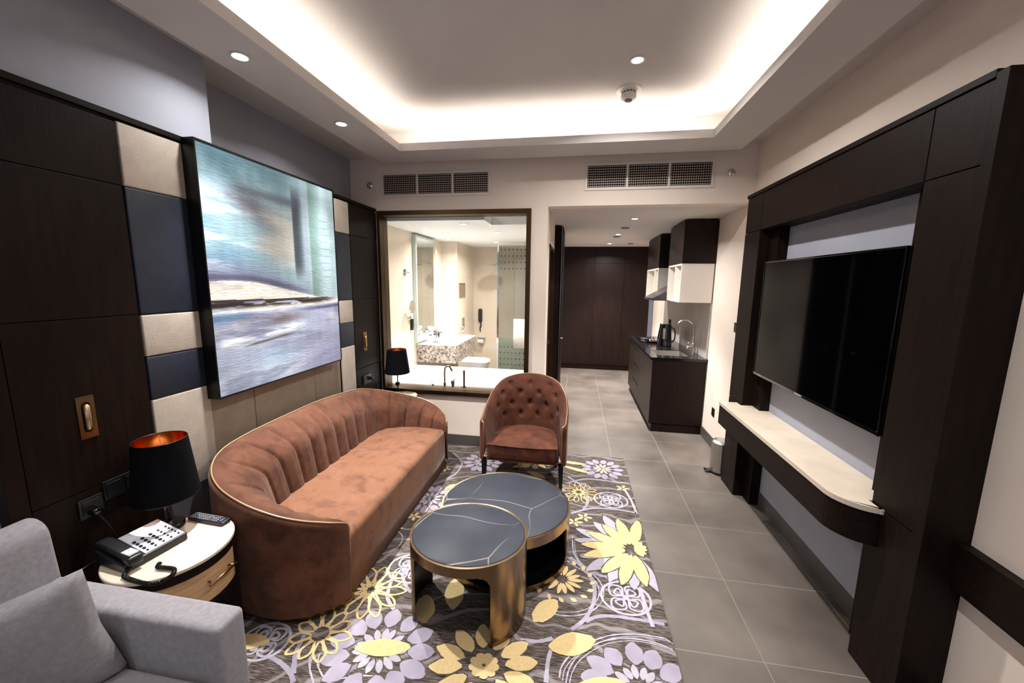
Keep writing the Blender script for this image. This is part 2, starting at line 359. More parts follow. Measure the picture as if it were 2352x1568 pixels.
# ------------------------------------------------------------------ lamps in the ceilings
emit_cool = mat('downlight_lens', (255, 255, 255), emit=(.9, .95, 1.0), es=25)
emit_cove = mat('led_strip', (255, 255, 255), emit=WARM, es=COVE)
bm = BM(); s = .02; z0 = ZS+T+.004
bx(bm, IX0-.07, IX0-.05, IY0, IY1, z0, z0+.008); bx(bm, IX1+.05, IX1+.07, IY0, IY1, z0, z0+.008)
bx(bm, IX0-.05, IX1+.05, IY1+.05, IY1+.07, z0, z0+.008); bx(bm, IX0-.05, IX1+.05, IY0-.07, IY0-.05, z0, z0+.008)
tag(finish('cove_light_strip', bm, emit_cove), 'warm white light strip glowing behind the edge of the recessed ceiling', 'light strip')
def downlight(x, y, z, power, label, group, col=COOL, size=.07, spread=150, WASH=1.0, BM_=1.0, TILT=0):
    t = thing('recessed_downlight', label, 'ceiling light', (x, y, z), group)
    bm = BM(); lathe(bm, [(.048, 0), (.048, -.004), (.036, -.006), (.034, 0)], (0, 0, 0), 32, closed=True); finish('trim_ring', bm, white_plastic, t, smooth=True)
    bm = BM(); lathe(bm, [(.034, -.001), (.034, -.003)], (0, 0, 0), 24); finish('lens', bm, emit_cool, t)
    ld = bpy.data.lights.new('downlight_light', 'AREA'); ld.shape = 'DISK'; ld.size = size; ld.energy = power*WASH; ld.color = col
    ld.spread = math.radians(spread)
    lo = bpy.data.objects.new('downlight_light', ld); COL.objects.link(lo); lo.parent = t; lo.location = (0, 0, -.008)
    sd_ = bpy.data.lights.new('downlight_beam', 'SPOT'); sd_.energy = power*BEAM*BM_; sd_.color = col; sd_.spot_size = math.radians(78); sd_.spot_blend = .8; sd_.shadow_soft_size = .03
    so = bpy.data.objects.new('downlight_beam', sd_); COL.objects.link(so); so.parent = t; so.location = (0, 0, -.012); so.rotation_euler = (0, TILT, 0)
    return t
gl = 'downlights of the lounge'
downlight(-1.74, 1.917, ZS, P_SPOT, 'small round downlight in the lowered ceiling edge above the big painting, nearest the camera', gl, BM_=3.2, TILT=-.24)
downlight(-1.73, 2.775, ZS, P_SPOT, 'small round downlight in the left lowered ceiling edge, nearest the far wall', gl, BM_=3.2, TILT=-.24)
downlight(-1.74, .0, ZS, P_SPOT*.4, 'downlight in the left lowered ceiling edge beside the camera', gl)
downlight(.321, 2.742, ZC, P_CEIL, 'round downlight in the raised ceiling beside the smoke detector', gl, WASH=1.25, BM_=.6)
downlight(.309, .9, ZC, P_CEIL*.5, 'round downlight in the raised ceiling above the camera', gl, BM_=.4)
downlight(.309, -.8, ZC, P_CEIL*.4, 'round downlight in the raised ceiling behind the camera', gl, BM_=.4)
gp = 'downlights of the kitchen passage'
for (x, y), l in zip(((.606, 4.61), (.569, 6.0), (.551, 7.33)), ('nearest the lounge', 'in the middle of the row of three', 'furthest, in front of the dark wardrobe')):
    downlight(x, y, 2.456, P_PASS, 'round downlight in the kitchen passage ceiling, ' + l, gp)
gb = 'downlights of the bathroom'
for (x, y), l in zip(((-1.233, 4.2), (-1.718, 5.0), (-1.719, 5.5), (-1.268, 6.11)), ('above the bathtub near the window', 'left, before the mirror', 'left, beyond the middle of the mirror', 'furthest, before the shower screen')):
    downlight(x, y, BZ, P_BATH, 'round downlight in the bathroom ceiling, ' + l, gb, (1.0, .98, .96), BM_=.7)
downlight(-1.0, 4.9, BZ, P_BATH, 'round downlight in the bathroom ceiling, right of the vanity, hidden by the window head', gb, (1.0, .98, .96), BM_=.7)

# smoke detector
t = thing('smoke_detector', 'white smoke detector on a round plate in the raised ceiling', 'smoke detector', (.318, 3.13, ZC))
bm = BM(); lathe(bm, [(.093, 0), (.093, -.004), (.088, -.008), (.05, -.006)], n=48); finish('mounting_plate', bm, white_plastic, t, smooth=True, autosm=True)
bm = BM(); lathe(bm, [(.058, -.006), (.058, -.014), (.05, -.016), (.05, -.03), (.054, -.034), (.054, -.052), (.046, -.064), (.03, -.068)], n=40)
finish('sensor_body', bm, white_plastic, t, smooth=True, autosm=True)
bm = BM()
for k in range(14):
    a = 2*PI*k/14; c, s_ = math.cos(a), math.sin(a)
    v = [bm.verts.new((c*.0515-s_*q*.008, s_*.0515+c*q*.008, z)) for q, z in ((-1, -.019), (1, -.019), (1, -.027), (-1, -.027))]
    bm.faces.new(v)
finish('vent_slot', bm, black_plastic, t)
bm = BM(); lathe(bm, [(.026, -.066), (.026, -.074), (.018, -.08)], n=24); finish('sensor_cap', bm, mat('grey_plastic', (120, 116, 116), rough=.5), t, smooth=True)

# wall sprinklers
for x, z, l in ((1.298, 2.712, 'round chrome wall sprinkler right of the wide air grille'), (-2.109, 2.69, 'round chrome wall sprinkler left of the air grille over the window')):
    t = thing('sprinkler_head', l, 'sprinkler', (x, YB, z), 'sprinklers on the far wall')
    bm = BM(); lathe(bm, [(.034, 0), (.034, -.006), (.026, -.012), (.012, -.014)], n=28, axis='y'); finish('rosette', bm, chrome, t, smooth=True)
    bm = BM(); tube(bm, [(0, -.012, 0), (0, -.035, 0)], .007); bx(bm, -.014, .014, -.04, -.036, -.002, .002); bx(bm, -.002, .002, -.04, -.036, -.014, .014)
    tube(bm, [(-.01, -.013, 0), (-.012, -.028, 0), (0, -.036, 0)], .002, 6); tube(bm, [(.01, -.013, 0), (.012, -.028, 0), (0, -.036, 0)], .002, 6)
    finish('nozzle', bm, steel, t)

# air grilles
def grille(x0, x1, z0, z1, label):
    t = thing('air_grille', label, 'air vent', ((x0+x1)/2, YB, (z0+z1)/2), 'air grilles on the far wall')
    y = YB; W = (x1-x0); b = .024; bar = .018; bm = BM()
    bx(bm, x0, x1, y-.008, y, z0, z0+b); bx(bm, x0, x1, y-.008, y, z1-b, z1); bx(bm, x0, x0+b, y-.008, y, z0+b, z1-b); bx(bm, x1-b, x1, y-.008, y, z0+b, z1-b)
    inw = (W-2*b-2*bar)/3
    for k in (1, 2):
        xx = x0+b+k*inw+(k-1)*bar; bx(bm, xx, xx+bar, y-.008, y, z0+b, z1-b)
    finish('frame', bm, white_lam, t)
    box('duct_back', x0+b, x1-b, y-.0015, y-.0005, z0+b, z1-b, black_matte, t)
    for k in range(3):
        a = x0+b+k*(inw+bar); bm = BM(); nv = 18; nh = 9; H = z1-z0-2*b
        for i in range(nv):
            c = a+inw*(i+.5)/nv; bx(bm, c-.0014, c+.0014, y-.0052, y-.002, z0+b, z1-b)
        for i in range(nh):
            c = z0+b+H*(i+.5)/nh; bx(bm, a, a+inw, y-.0078, y-.005, c-.0032, c+.0024)
        finish('louvre_panel', bm, mat('grille_metal', (176, 160, 146), rough=.5) if 'grille_metal' not in MATS else MATS['grille_metal'], t)
    rebase(t)
grille(-1.981, -.855, 2.573, 2.806, 'white framed air grille with three louvre panels above the bathroom window')
grille(.037, 1.158, 2.590, 2.830, 'white framed air grille with three louvre panels above the kitchen passage')

# ------------------------------------------------------------------ LEFT WALL: cupboards, pads, painting
XF = -2.04
def cupboard(y0, y1, label, hy, lower):
    t = thing('tall_cupboard', label, 'cupboard', ((XF+XC)/2, (y0+y1)/2, 0), 'dark cupboards of the padded wall')
    zs = [.0, lower, 1.563, 2.143, 2.415]
    box('carcass', XC+(.001 if y1 < 2 else -.23), XF-.012, y0, y1, 0, 2.43, seam_m, t)
    for i, nm in enumerate(('door', 'door', 'door', 'door')):
        p = box(nm, XF-.012, XF, y0+.002, y1-.002, zs[i]+.002, zs[i+1]-.002, wenge, t, bev=.0015)
        if i == 1:
            hz = 1.145; yy = hy
            bm = BM()
            pl = rrect(yy, hz, .031, .092, .003, 3); hole = rrect(yy, hz, .017, .066, .0165, 3)
            n = len(pl)
            A = [bm.verts.new((XF+.003, u, v)) for u, v in pl]; B = [bm.verts.new((XF+.003, u, v)) for u, v in hole]
            C_ = [bm.verts.new((XF+.0005, u, v)) for u, v in pl]; D_ = [bm.verts.new((XF-.008, u, v)) for u, v in hole]
            for k in range(n):
                q = (k+1) % n
                bm.faces.new((A[k], A[q], B[q], B[k])); bm.faces.new((A[k], C_[k], C_[q], A[q])); bm.faces.new((B[k], B[q], D_[q], D_[k]))
            finish('pull_plate', bm, brass, p)
            bm = BM(); tube(bm, [(XF+.004, yy, hz-.056), (XF+.006, yy, hz-.05), (XF+.006, yy, hz+.05), (XF+.004, yy, hz+.056)], [.006, .0115, .0115, .006], 14)
            finish('pull_bar', bm, mat('pale_brass', (214, 184, 140), rough=.3, metal=1) if 'pale_brass' not in MATS else MATS['pale_brass'], p, smooth=True)
    rebase(t); return t
cupboard(1.06, 1.524, 'near black wood cupboard at left with brass flush pull, behind the lamp and telephone', 1.271, .832)
cupboard(3.32, 3.80, 'dark wood cupboard with brass flush pull between the padded wall and the window', 3.50, .895)
tag(box('end_panel', XC, XF+.004, 1.0, 1.058, 0, 2.43, wenge, bev=.002), 'narrow dark wood end panel at the far left edge of the cupboards', 'wood panel')
box_t = tag(box('cornice_board', XC, XF+.008, 1.0, 3.80, 2.431, 2.455, wenge_h), 'thin dark wood board capping the cupboards and padded panels', 'wood trim')
def pads(y0, y1, label, zb, cols, xf=XF, seams=None):
    t = thing('padded_wall_panel', label, 'wall panel', (xf-.02, (y0+y1)/2, zb), 'padded panels of the left wall')
    box('backing', XC if y1 < 2 else XL2, xf-.02, y0, y1, zb, 2.43, black_matte, t)
    for z0, z1, m in cols:
        ys = [y0]+(seams or [])+[y1]
        for a, b in zip(ys, ys[1:]):
            box('pad', xf-.02, xf, a+.0015, b-.0015, z0+.0015, z1-.0015, m, t, bev=.007, seg=4, smooth=True)
    rebase(t); return t
rows = [(.60, 1.14, pad_beige), (1.14, 1.355, pad_navy), (1.355, 1.56, pad_beige), (1.56, 2.145, pad_navy), (2.145, 2.425, pad_beige)]
pads(1.53, 1.84, 'column of beige and navy leather pads left of the painting', .60, rows)
pads(3.11, 3.318, 'narrow column of beige and navy leather pads right of the painting', .30, [(.30, 1.14, pad_beige)]+rows[1:])
pads(1.842, 3.108, 'wide taupe leather panel behind the painting and the sofa', .30, [(.30, 2.425, pad_brown)], XF-.022, [2.16, 2.76])

# the painting: pigment stored on the canvas as colours
def fbm(x, y, s=0, o=4):
    v = 0; a = .5
    for k in range(o):
        v += a*mnoise.noise(Vector((x, y, s+k*7.3))); x *= 2; y *= 2; a *= .5
    return v
def sm(a, b, x):
    t = max(0, min(1, (x-a)/(b-a))); return t*t*(3-2*t)
def mixc(a, b, t): return tuple(p+(q-p)*t for p, q in zip(a, b))
def paint(u, v):
    br = fbm(u*2.2, v*16, 1)+.5*fbm(u*5, v*45, 8)
    bv = fbm(u*20, v*4, 5)
    c = mixc((196, 214, 220), (204, 216, 218), sm(.2, .9, u))
    c = mixc(c, (140, 176, 186), sm(.82, 1.0, v+fbm(u*4, v*4, 9)*.2)*(1-sm(.3, .85, u)))
    c = mixc(c, (168, 200, 220), sm(.40, .05, u)*sm(.48, .58, v)*sm(.84, .72, v)*sm(-.25, .15, fbm(u*3, v*7, 21))*.8)
    c = mixc(c, (232, 236, 240), sm(-.15, .15, br)*sm(.46, .05, u)*sm(.90, .80, v)*.9)
    d = ((u-.30)/.17)**2+((v-.80+.22*(u-.3))/.05)**2
    c = mixc(c, (158, 152, 164), math.exp(-d)*.8)
    blk = sm(.20, .44, u+br*.22)*(1-sm(.585, .597, u))*sm(.50, .62, v+br*.08)*(1-sm(.78, .85, v+.1*br+.03*u))
    c = mixc(c, mixc((208, 206, 206), (232, 226, 218), sm(.25, .55, u+br*.2)), blk)
    sh = sm(.58, .597, u)*(1-sm(.62, .70, u))*sm(.46, .58, v)*(1-sm(.86, .97, v))
    c = mixc(c, (136, 148, 156), sh)
    c = mixc(c, (150, 154, 164), math.exp(-((v-.865)/.022)**2)*sm(.12, .25, u)*(1-sm(.60, .68, u))*.7)
    c = mixc(c, (204, 206, 216), sm(.66, .70, u)*(1-sm(.71, .732, u))*.7)
    c = mixc(c, (156, 184, 170), sm(.728, .745, u)*(1-sm(.75, .87, u))*.6)
    c = mixc(c, (214, 226, 230), sm(.82, .87, u)*(1-sm(.90, .96, u))*.6)
    if .48 < v < .84 and .83 < u < .93 and (v*26) % 1 < .22: c = mixc(c, (184, 190, 198), .35)
    top = .475-.085*sm(.15, .9, u)+.004*br
    c = mixc(c, (132, 122, 154), math.exp(-((v-top-.016)/.018)**2)*sm(.85, .40, u)*.8)
    c = mixc(c, (166, 166, 190), math.exp(-((v-top-.05)/.04)**2)*sm(.9, .1, u)*.5)
    if v < top:
        c = mixc((240, 232, 224), (222, 210, 202), sm(.0, .35, -br+.05))
        low = .398-.010*u+.004*br
        if v < low:
            w = mixc((180, 180, 200), (202, 202, 218), sm(-.25, .25, br+fbm(u*2, v*3, 3)))
            w = mixc(w, (228, 224, 226), sm(.0, .25, fbm(u*2.0, v*10, 12))*.6)
            w = mixc(w, (206, 212, 224), sm(.3, .1, v)*.5)
            w = mixc(w, (242, 238, 234), math.exp(-((v-.345-.02*u)/.013)**2))
            w = mixc(w, (130, 124, 168), math.exp(-((v-.318-.02*u)/.010)**2)*sm(.5, .8, u)*.75)
            w = mixc(w, (140, 174, 206), math.exp(-((v-.322)/.018)**2)*sm(.35, .05, u)*.7)
            w = mixc(w, (104, 80, 64), math.exp(-((v-.376)/.014)**2)*sm(-.1, .12, fbm(u*6, v*60, 4)+.1)*sm(1.02, .72, u))
            w = mixc(w, (96, 70, 54), math.exp(-((v-.392)/.005)**2)*.8*sm(.95, .8, u))
            w = mixc(w, (166, 144, 134), math.exp(-((v-.285-.02*u)/.022)**2)*sm(.05, .3, u)*sm(.75, .4, u)*sm(-.1, .15, br+.1)*.7)
            w = mixc(w, (244, 241, 240), math.exp(-((v-.215-.06*u)/.022)**2)*sm(.0, .06, u)*sm(.72, .5, u)*sm(-.3, -.05, br+.05))
            w = mixc(w, (134, 118, 112), math.exp(-((v-.178-.07*u)/.006)**2)*sm(.15, .25, u)*sm(.6, .45, u)*.6)
            w = mixc(w, (196, 216, 228), math.exp(-(((u-.38)/.15)**2+((v-.11)/.05)**2))*.6)
            w = mixc(w, (230, 230, 237), math.exp(-(((u-.28)/.3)**2+((v-.04)/.05)**2))*sm(-.2, .1, br)*.9)
            w = mixc(w, (194, 190, 214), sm(.45, .8, u)*sm(.3, .1, v)*.6)
            c = w
    g = (.99+.05*sm(.45, .3, v))+.04*bv+.05*br; lum = sum(c)/3; c = tuple(lum+(q-lum)*.72 for q in c); c = (c[0]*.975, c[1]*.995, c[2]*1.0)
    return tuple(max(0, min(255, q*g)) for q in c)
pt = thing('painting', 'large framed abstract landscape painting in pale blue, cream and lilac over the sofa', 'painting', (-1.98, 2.4, 1.07))
PY0, PY1, PZ0, PZ1, PX = 1.818, 2.985, 1.062, 2.452, -1.962
bm = BM()
for a in ((PY0, PY0+.008, PZ0, PZ1), (PY1-.008, PY1, PZ0, PZ1), (PY0+.008, PY1-.008, PZ0, PZ0+.008), (PY0+.008, PY1-.008, PZ1-.008, PZ1)):
    bx(bm, XF+.0, PX, a[0], a[1], a[2], a[3])
bx(bm, XF, XF+.01, PY0+.008, PY1-.008, PZ0+.008, PZ1-.008)
finish('frame', bm, black_m, pt)
NU, NV = 300, 360; bm = BM(); cl = bm.loops.layers.color.new('pigment')
g = [[bm.verts.new((PX-.004+.0006*fbm(i*.12, j*.5, 2), PY0+.009+(PY1-PY0-.018)*i/NU, PZ0+.009+(PZ1-PZ0-.018)*j/NV)) for j in range(NV+1)] for i in range(NU+1)]
cc = [[lin(paint(i/NU, j/NV)) for j in range(NV+1)] for i in range(NU+1)]
for i in range(NU):
    for j in range(NV):
        f = bm.faces.new((g[i][j], g[i+1][j], g[i+1][j+1], g[i][j+1])); f.smooth = True
        for l, (a, b) in zip(f.loops, ((i, j), (i+1, j), (i+1, j+1), (i, j+1))): l[cl] = cc[a][b]
cm = mat('oil_paint', (200, 200, 200), rough=.45); at_ = nd(cm, 'ShaderNodeVertexColor'); at_.layer_name = 'pigment'
lk(cm, at_.outputs[0], cm.node_tree.nodes['Principled BSDF'].inputs['Base Color'])
nn = nd(cm, 'ShaderNodeTexNoise'); nn.inputs['Scale'].default_value = 30; lk(cm, coords(cm, (1, .5, 3)), nn.inputs['Vector'])
bp = nd(cm, 'ShaderNodeBump'); bp.inputs['Strength'].default_value = .3; bp.inputs['Distance'].default_value = .004
lk(cm, nn.outputs['Fac'], bp.inputs['Height']); lk(cm, bp.outputs[0], cm.node_tree.nodes['Principled BSDF'].inputs['Normal'])
me = bpy.data.meshes.new('canvas'); bm.to_mesh(me); bm.free(); me.materials.append(cm)
o = bpy.data.objects.new('canvas', me); COL.objects.link(o); o.parent = pt
rebase(pt)

# ------------------------------------------------------------------ RIGHT WALL: media wall, shelf, television
XP = 1.353
mw = thing('media_wall', 'tall dark wood panelled surround framing the television on the right wall', 'wall unit', (1.43, 2.58, 0))
G = .0025
def face(name, y0, y1, z0, z1, d=.0):
    return box(name, XP, XP+.018, y0+G, y1-G, z0+G, z1-G, wenge, mw, bev=.0012)
# carcass behind the face boards
bm = BM()
bx(bm, XP+.018, XR, 3.29, 3.56, 0, 2.44); bx(bm, XP+.018, XR, 1.604, 1.874, 0, 2.44); bx(bm, XP+.018, XR, 1.874, 3.29, 2.156, 2.44)
finish('carcass', bm, wenge, mw)
bm = BM(); bx(bm, 1.43, XR, 3.165, 3.29, 0, 2.156); bx(bm, 1.43, XR, 1.874, 1.99, 0, 2.156); finish('inner_jamb', bm, wenge, mw)
face('face_board', 3.29, 3.56, .785, 2.155); face('face_board', 3.29, 3.56, 0, .785)
face('face_board', 3.29, 3.56, 2.155, 2.43); face('face_board', 1.874, 3.29, 2.155, 2.43)
face('face_board', 1.645, 1.874, 2.155, 2.43); face('face_board', 1.645, 1.874, .775, 2.155); face('face_board', 1.645, 1.874, 0, .775)
bm = BM(); bx(bm, XP-.008, XR, 1.6, 1.643, 0, 2.445); finish('end_board', bm, wenge, mw, bev=.0015)
bm = BM(); bx(bm, XP-.008, XR, 1.643, 3.565, 2.431, 2.457); finish('top_board', bm, wenge_h, mw, bev=.0015)
box('niche_panel', XR-.008, XR-.001, 1.99, 3.165, .115, 2.156, paint_blue, mw)
rebase(mw)
# floating shelf
sh = thing('wall_shelf', 'floating dark wood shelf with cream stone top and rounded end under the television', 'shelf', (1.35, 2.55, .6))
def shelf_poly(ins):
    x0 = 1.205+ins; r = .18
    P = [(1.498, 3.28), (x0, 3.28), (x0, 1.874+r)]
    for k in range(1, 13):
        a = PI+PI/2*k/12; P.append((x0+r*1.0+(r)*math.cos(a), 1.874+ins*.6+r+(r)*math.sin(a)))
    P += [(XP-.001, 1.874+ins*.6), (XP-.001, 1.876), (1.428, 1.876), (1.428, 1.992), (1.498, 1.992)]
    return P
PP = [p for p in shelf_poly(.006)]
bm = BM()
def shelf_real(ins, z0, z1):
    x0 = 1.205+ins; r = .17; y0 = 1.80+ins
    P = [(XP-.01, 3.36), (x0, 3.36), (x0, y0+r)]
    for k in range(1, 13):
        a = PI+PI/2*k/12; P.append((x0+r+r*math.cos(a), y0+r+r*math.sin(a)))
    P += [(XP-.01, y0)]
    prism(bm, P, z0, z1)
    bx(bm, XP-.01, 1.428, 1.878, 3.286, z0, z1); bx(bm, 1.428, 1.496, 1.994, 3.161, z0, z1)
shelf_real(.006, .60, .758); bmesh.ops.remove_doubles(bm, verts=bm.verts, dist=1e-5); finish('apron', bm, wenge_h, sh)
bm = BM(); shelf_real(0, .758, .782); finish('stone_top', bm, stone_beige, sh)
rebase(sh)
tag(box('wall_rail', 1.462, XR, -2.0, 1.598, .597, .78, wenge_h, bev=.002), 'low dark wood rail running along the right wall toward the camera', 'wall rail')
# television
tv = thing('television', 'large flat black television mounted in the niche of the dark media wall', 'television', (1.44, 2.58, 1.1))
TX = 1.383; TY0, TY1, TZ0, TZ1 = 1.945, 3.235, 1.060, 1.915
bm = BM(); bx(bm, TX+.012, TX+.055, TY0, TY1, TZ0, TZ1); finish('housing', bm, black_plastic, tv, bev=.004)
bm = BM(); b = .011
bx(bm, TX, TX+.012, TY0, TY1, TZ0, TZ0+.02); bx(bm, TX, TX+.012, TY0, TY1, TZ1-b, TZ1); bx(bm, TX, TX+.012, TY0, TY0+b, TZ0+.02, TZ1-b); bx(bm, TX, TX+.012, TY1-b, TY1, TZ0+.02, TZ1-b)
finish('bezel', bm, black_gloss, tv, bev=.002)
box('screen', TX+.004, TX+.0118, TY0+b, TY1-b, TZ0+.02, TZ1-b, screen_m, tv)
mk = mat('grey_marking', (150, 150, 152), rough=.4)
box('brand_mark', TX-.0008, TX+.0005, 2.56, 2.64, TZ0+.006, TZ0+.015, mk, tv)
box('label_mark', TX-.0008, TX+.0005, 3.09, 3.16, TZ0+.007, TZ0+.012, mk, tv)
box('mounting_bracket', TX+.055, XR-.009, 2.35, 2.8, 1.3, 1.65, black_m, tv)
rebase(tv)
# sockets and switches
def plate(name, label, cat, loc, w_, h_, axis, m=black_plastic, grp=None, rock=1):
    t = thing(name, label, cat, loc, grp); d = .008
    def B(nm, a0, a1, z0, z1, d0, d1, mm):
        if axis == 'x+': return box(nm, d0, d1, a0, a1, z0, z1, mm, t, bev=.001)
        if axis == 'x-': return box(nm, -d1, -d0, a0, a1, z0, z1, mm, t, bev=.001)
        if axis == 'y-': return box(nm, a0, a1, -d1, -d0, z0, z1, mm, t, bev=.001)
    B('cover', -w_/2, w_/2, -h_/2, h_/2, 0, d, m)
    for k in range(rock):
        a = -w_/2+w_*(k+.5)/rock; B('insert', a-w_/rock*.36, a+w_/rock*.36, -h_*.36, h_*.36, d, d+.003, m)
    return t
plate('wall_socket', 'black wall socket low on the cream wall between kitchen unit and pedal bin', 'socket', (XR, 4.33, .385), .075, .085, 'x-')
plate('wall_socket', 'black wall socket on the grey splashback above the kettle', 'socket', (1.492, 6.5, 1.12), .14, .14, 'x-')
plate('light_switch', 'black light switch on the cream wall beside the far edge of the media wall', 'switch', (XR, 3.95, 1.345), .08, .09, 'x-')
t1 = plate('socket_plate', 'black square socket plate with a plug on the cupboard, beside the near table lamp', 'socket', (XF+.001, 1.235, .755), .085, .085, 'x+')
t = t1; bm = BM(); bx(bm, .011, .045, -.018, .018, -.03, -.004); finish('plug', bm, black_gloss, t, bev=.006, smooth=True)
bm = BM(); tube(bm, catmull([(.035, 0, -.03), (.05, .02, -.09), (.03, .05, -.16), (.02, .07, -.195)], 6), .004, 6); finish('plug_cord', bm, black_plastic, t, smooth=True)
plate('socket_plate', 'wide black twin socket plate on the cupboard behind the near table lamp', 'socket', (XF+.001, 1.36, .795), .15, .085, 'x+', rock=2)
t = plate('socket_plate', 'black socket plate with a plugged-in lead on the far cupboard beside the small lamp', 'socket', (XF+.001, 3.50, .765), .15, .09, 'x+', rock=2)
bm = BM(); bx(bm, .011, .045, .02, .05, -.015, .015); finish('plug', bm, black_plastic, t, bev=.004)
bm = BM(); tube(bm, catmull([(.04, .04, 0), (.07, .05, -.03), (.075, .09, -.12), (.07, .1, -.19)], 6), .003, 6); finish('plug_cord', bm, black_plastic, t, smooth=True)

# ------------------------------------------------------------------ RUG
RZ = .012
rug_base = mat('rug_field', (90, 80, 72), rough=.95, spec=.1)
b = rug_base.node_tree.nodes['Principled BSDF']; v = coords(rug_base, (9, 190, 1))
n = nd(rug_base, 'ShaderNodeTexNoise'); n.inputs['Scale'].default_value = 1.6; n.inputs['Detail'].default_value = 8; n.inputs['Roughness'].default_value = .7; n.inputs['Distortion'].default_value = .5
lk(rug_base, v, n.inputs['Vector'])
r = nd(rug_base, 'ShaderNodeValToRGB'); e = r.color_ramp.elements
e[0].position = .40; e[0].color = lin((38, 31, 27)); e[1].position = .60; e[1].color = lin((122, 114, 109))
e.new(.5).color = lin((72, 63, 57))
lk(rug_base, n.outputs['Fac'], r.inputs[0])
wv = nd(rug_base, 'ShaderNodeTexWave', wave_type='RINGS', rings_direction='Z'); wv.inputs['Scale'].default_value = 2.2; wv.inputs['Distortion'].default_value = 9; wv.inputs['Detail'].default_value = 2; wv.inputs['Detail Scale'].default_value = 1.2
lk(rug_base, coords(rug_base, (1, 1, 1)), wv.inputs['Vector'])
mr = nd(rug_base, 'ShaderNodeMapRange'); mr.inputs['From Min'].default_value = .9; mr.inputs['From Max'].default_value = .99; mr.inputs['To Max'].default_value = .45
lk(rug_base, wv.outputs['Fac'], mr.inputs['Value'])
mx = nd(rug_base, 'ShaderNodeMixRGB'); lk(rug_base, mr.outputs[0], mx.inputs[0]); lk(rug_base, r.outputs[0], mx.inputs[1]); mx.inputs[2].default_value = lin((158, 150, 152))
lk(rug_base, mx.outputs[0], b.inputs['Base Color'])
rug_y = noisy('rug_yellow', (190, 165, 116), (200, 175, 126), scale=80, rough=.95, bump=.3, bscale=300)
rug_l = noisy('rug_lilac', (136, 129, 143), (148, 141, 155), scale=12, rough=.95, bump=.3, bscale=300)
rug_w = noisy('rug_pale_lilac', (150, 145, 155), (160, 155, 165), scale=40, rough=.95)
rug_d = noisy('rug_dark', (60, 50, 44), (84, 72, 64), scale=60, rough=.95)
bm = BM(); RX0, RX1, RY0, RY1 = -1.95, .527, .25, 3.80
bx(bm, RX0, RX1, RY0, RY1, .001, RZ)
Y_, L_, W_, D_ = 1, 2, 3, 4
rnd = random.Random(3); PC = 0
def poly(P, mi, h):
    P = [(min(max(x, RX0+.002), RX1-.002), y) for x, y in P]
    global PC; PC = (PC+1) % 60
    vs = [bm.verts.new((x, y, RZ+.0006+h*.0005+PC*.000007)) for x, y in P]
    try: bm.faces.new(vs).material_index = mi
    except ValueError: pass
def leaf(cx, cy, L, W, a, mi, h=2, fat=.45):
    a = math.radians(a); P = []; n = 22
    for k in range(n):
        t = 2*PI*k/n; u = math.cos(t); wdt = math.sin(t)*(1-.45*abs(u)**3)
        jj = 1+rnd.uniform(-.05, .05); x, y = u*L/2*jj, wdt*W/2*jj*1.08
        P.append((cx+x*math.cos(a)-y*math.sin(a), cy+x*math.sin(a)+y*math.cos(a)))
    poly(P, mi, h)
def stroke(P, wd, mi, h=1, k=6, closed=False, jit=.15):
    Q = catmull(P, k, closed); n = len(Q); L, R = [], []
    for i, p in enumerate(Q):
        a = Q[(i-1) % n] if closed else Q[max(0, i-1)]; c = Q[(i+1) % n] if closed else Q[min(n-1, i+1)]
        dx, dy = c[0]-a[0], c[1]-a[1]; l = math.hypot(dx, dy) or 1; w_ = wd/2*(1+rnd.uniform(-jit, jit))
        L.append((p[0]-dy/l*w_, p[1]+dx/l*w_)); R.append((p[0]+dy/l*w_, p[1]-dx/l*w_))
    for i in range(n if closed else n-1):
        j = (i+1) % n; poly([L[i], L[j], R[j], R[i]], mi, h)
def flower(cx, cy, r0, r1, n, mi, W, rot=0, h=2, a0=0, a1=360, sx=1, sy=1):
    for k in range(n):
        a = a0+rot+(a1-a0)*k/n+rnd.uniform(-3, 3); ra = math.radians(a); L = (r1-r0)*rnd.uniform(.9, 1.08); m_ = r0+L/2
        x, y = cx+m_*math.cos(ra)*sx, cy+m_*math.sin(ra)*sy
        leaf(x, y, (L*1.04+.006)*(sx if abs(math.cos(ra)) > .7 else sy), W+.012, math.degrees(math.atan2(math.sin(ra)*sy, math.cos(ra)*sx)), D_, h-1)
        leaf(x, y, L*(sx if abs(math.cos(ra)) > .7 else sy), W, math.degrees(math.atan2(math.sin(ra)*sy, math.cos(ra)*sx)), mi, h)
def petal_loops(cx, cy, r0, r1, n, mi, wd, W, rot=0, h=2):
    for k in range(n):
        a = math.radians(rot+360*k/n)+rnd.uniform(-.06, .06); L = (r1-r0)*rnd.uniform(.85, 1.1)
        P = [(r0, -.004), (r0+L*.55, -W/2), (r0+L, 0), (r0+L*.6, W/2), (r0, .004)]
        stroke([(cx+x*math.cos(a)-y*math.sin(a), cy+x*math.sin(a)+y*math.cos(a)) for x, y in P], wd, mi, h, 5)
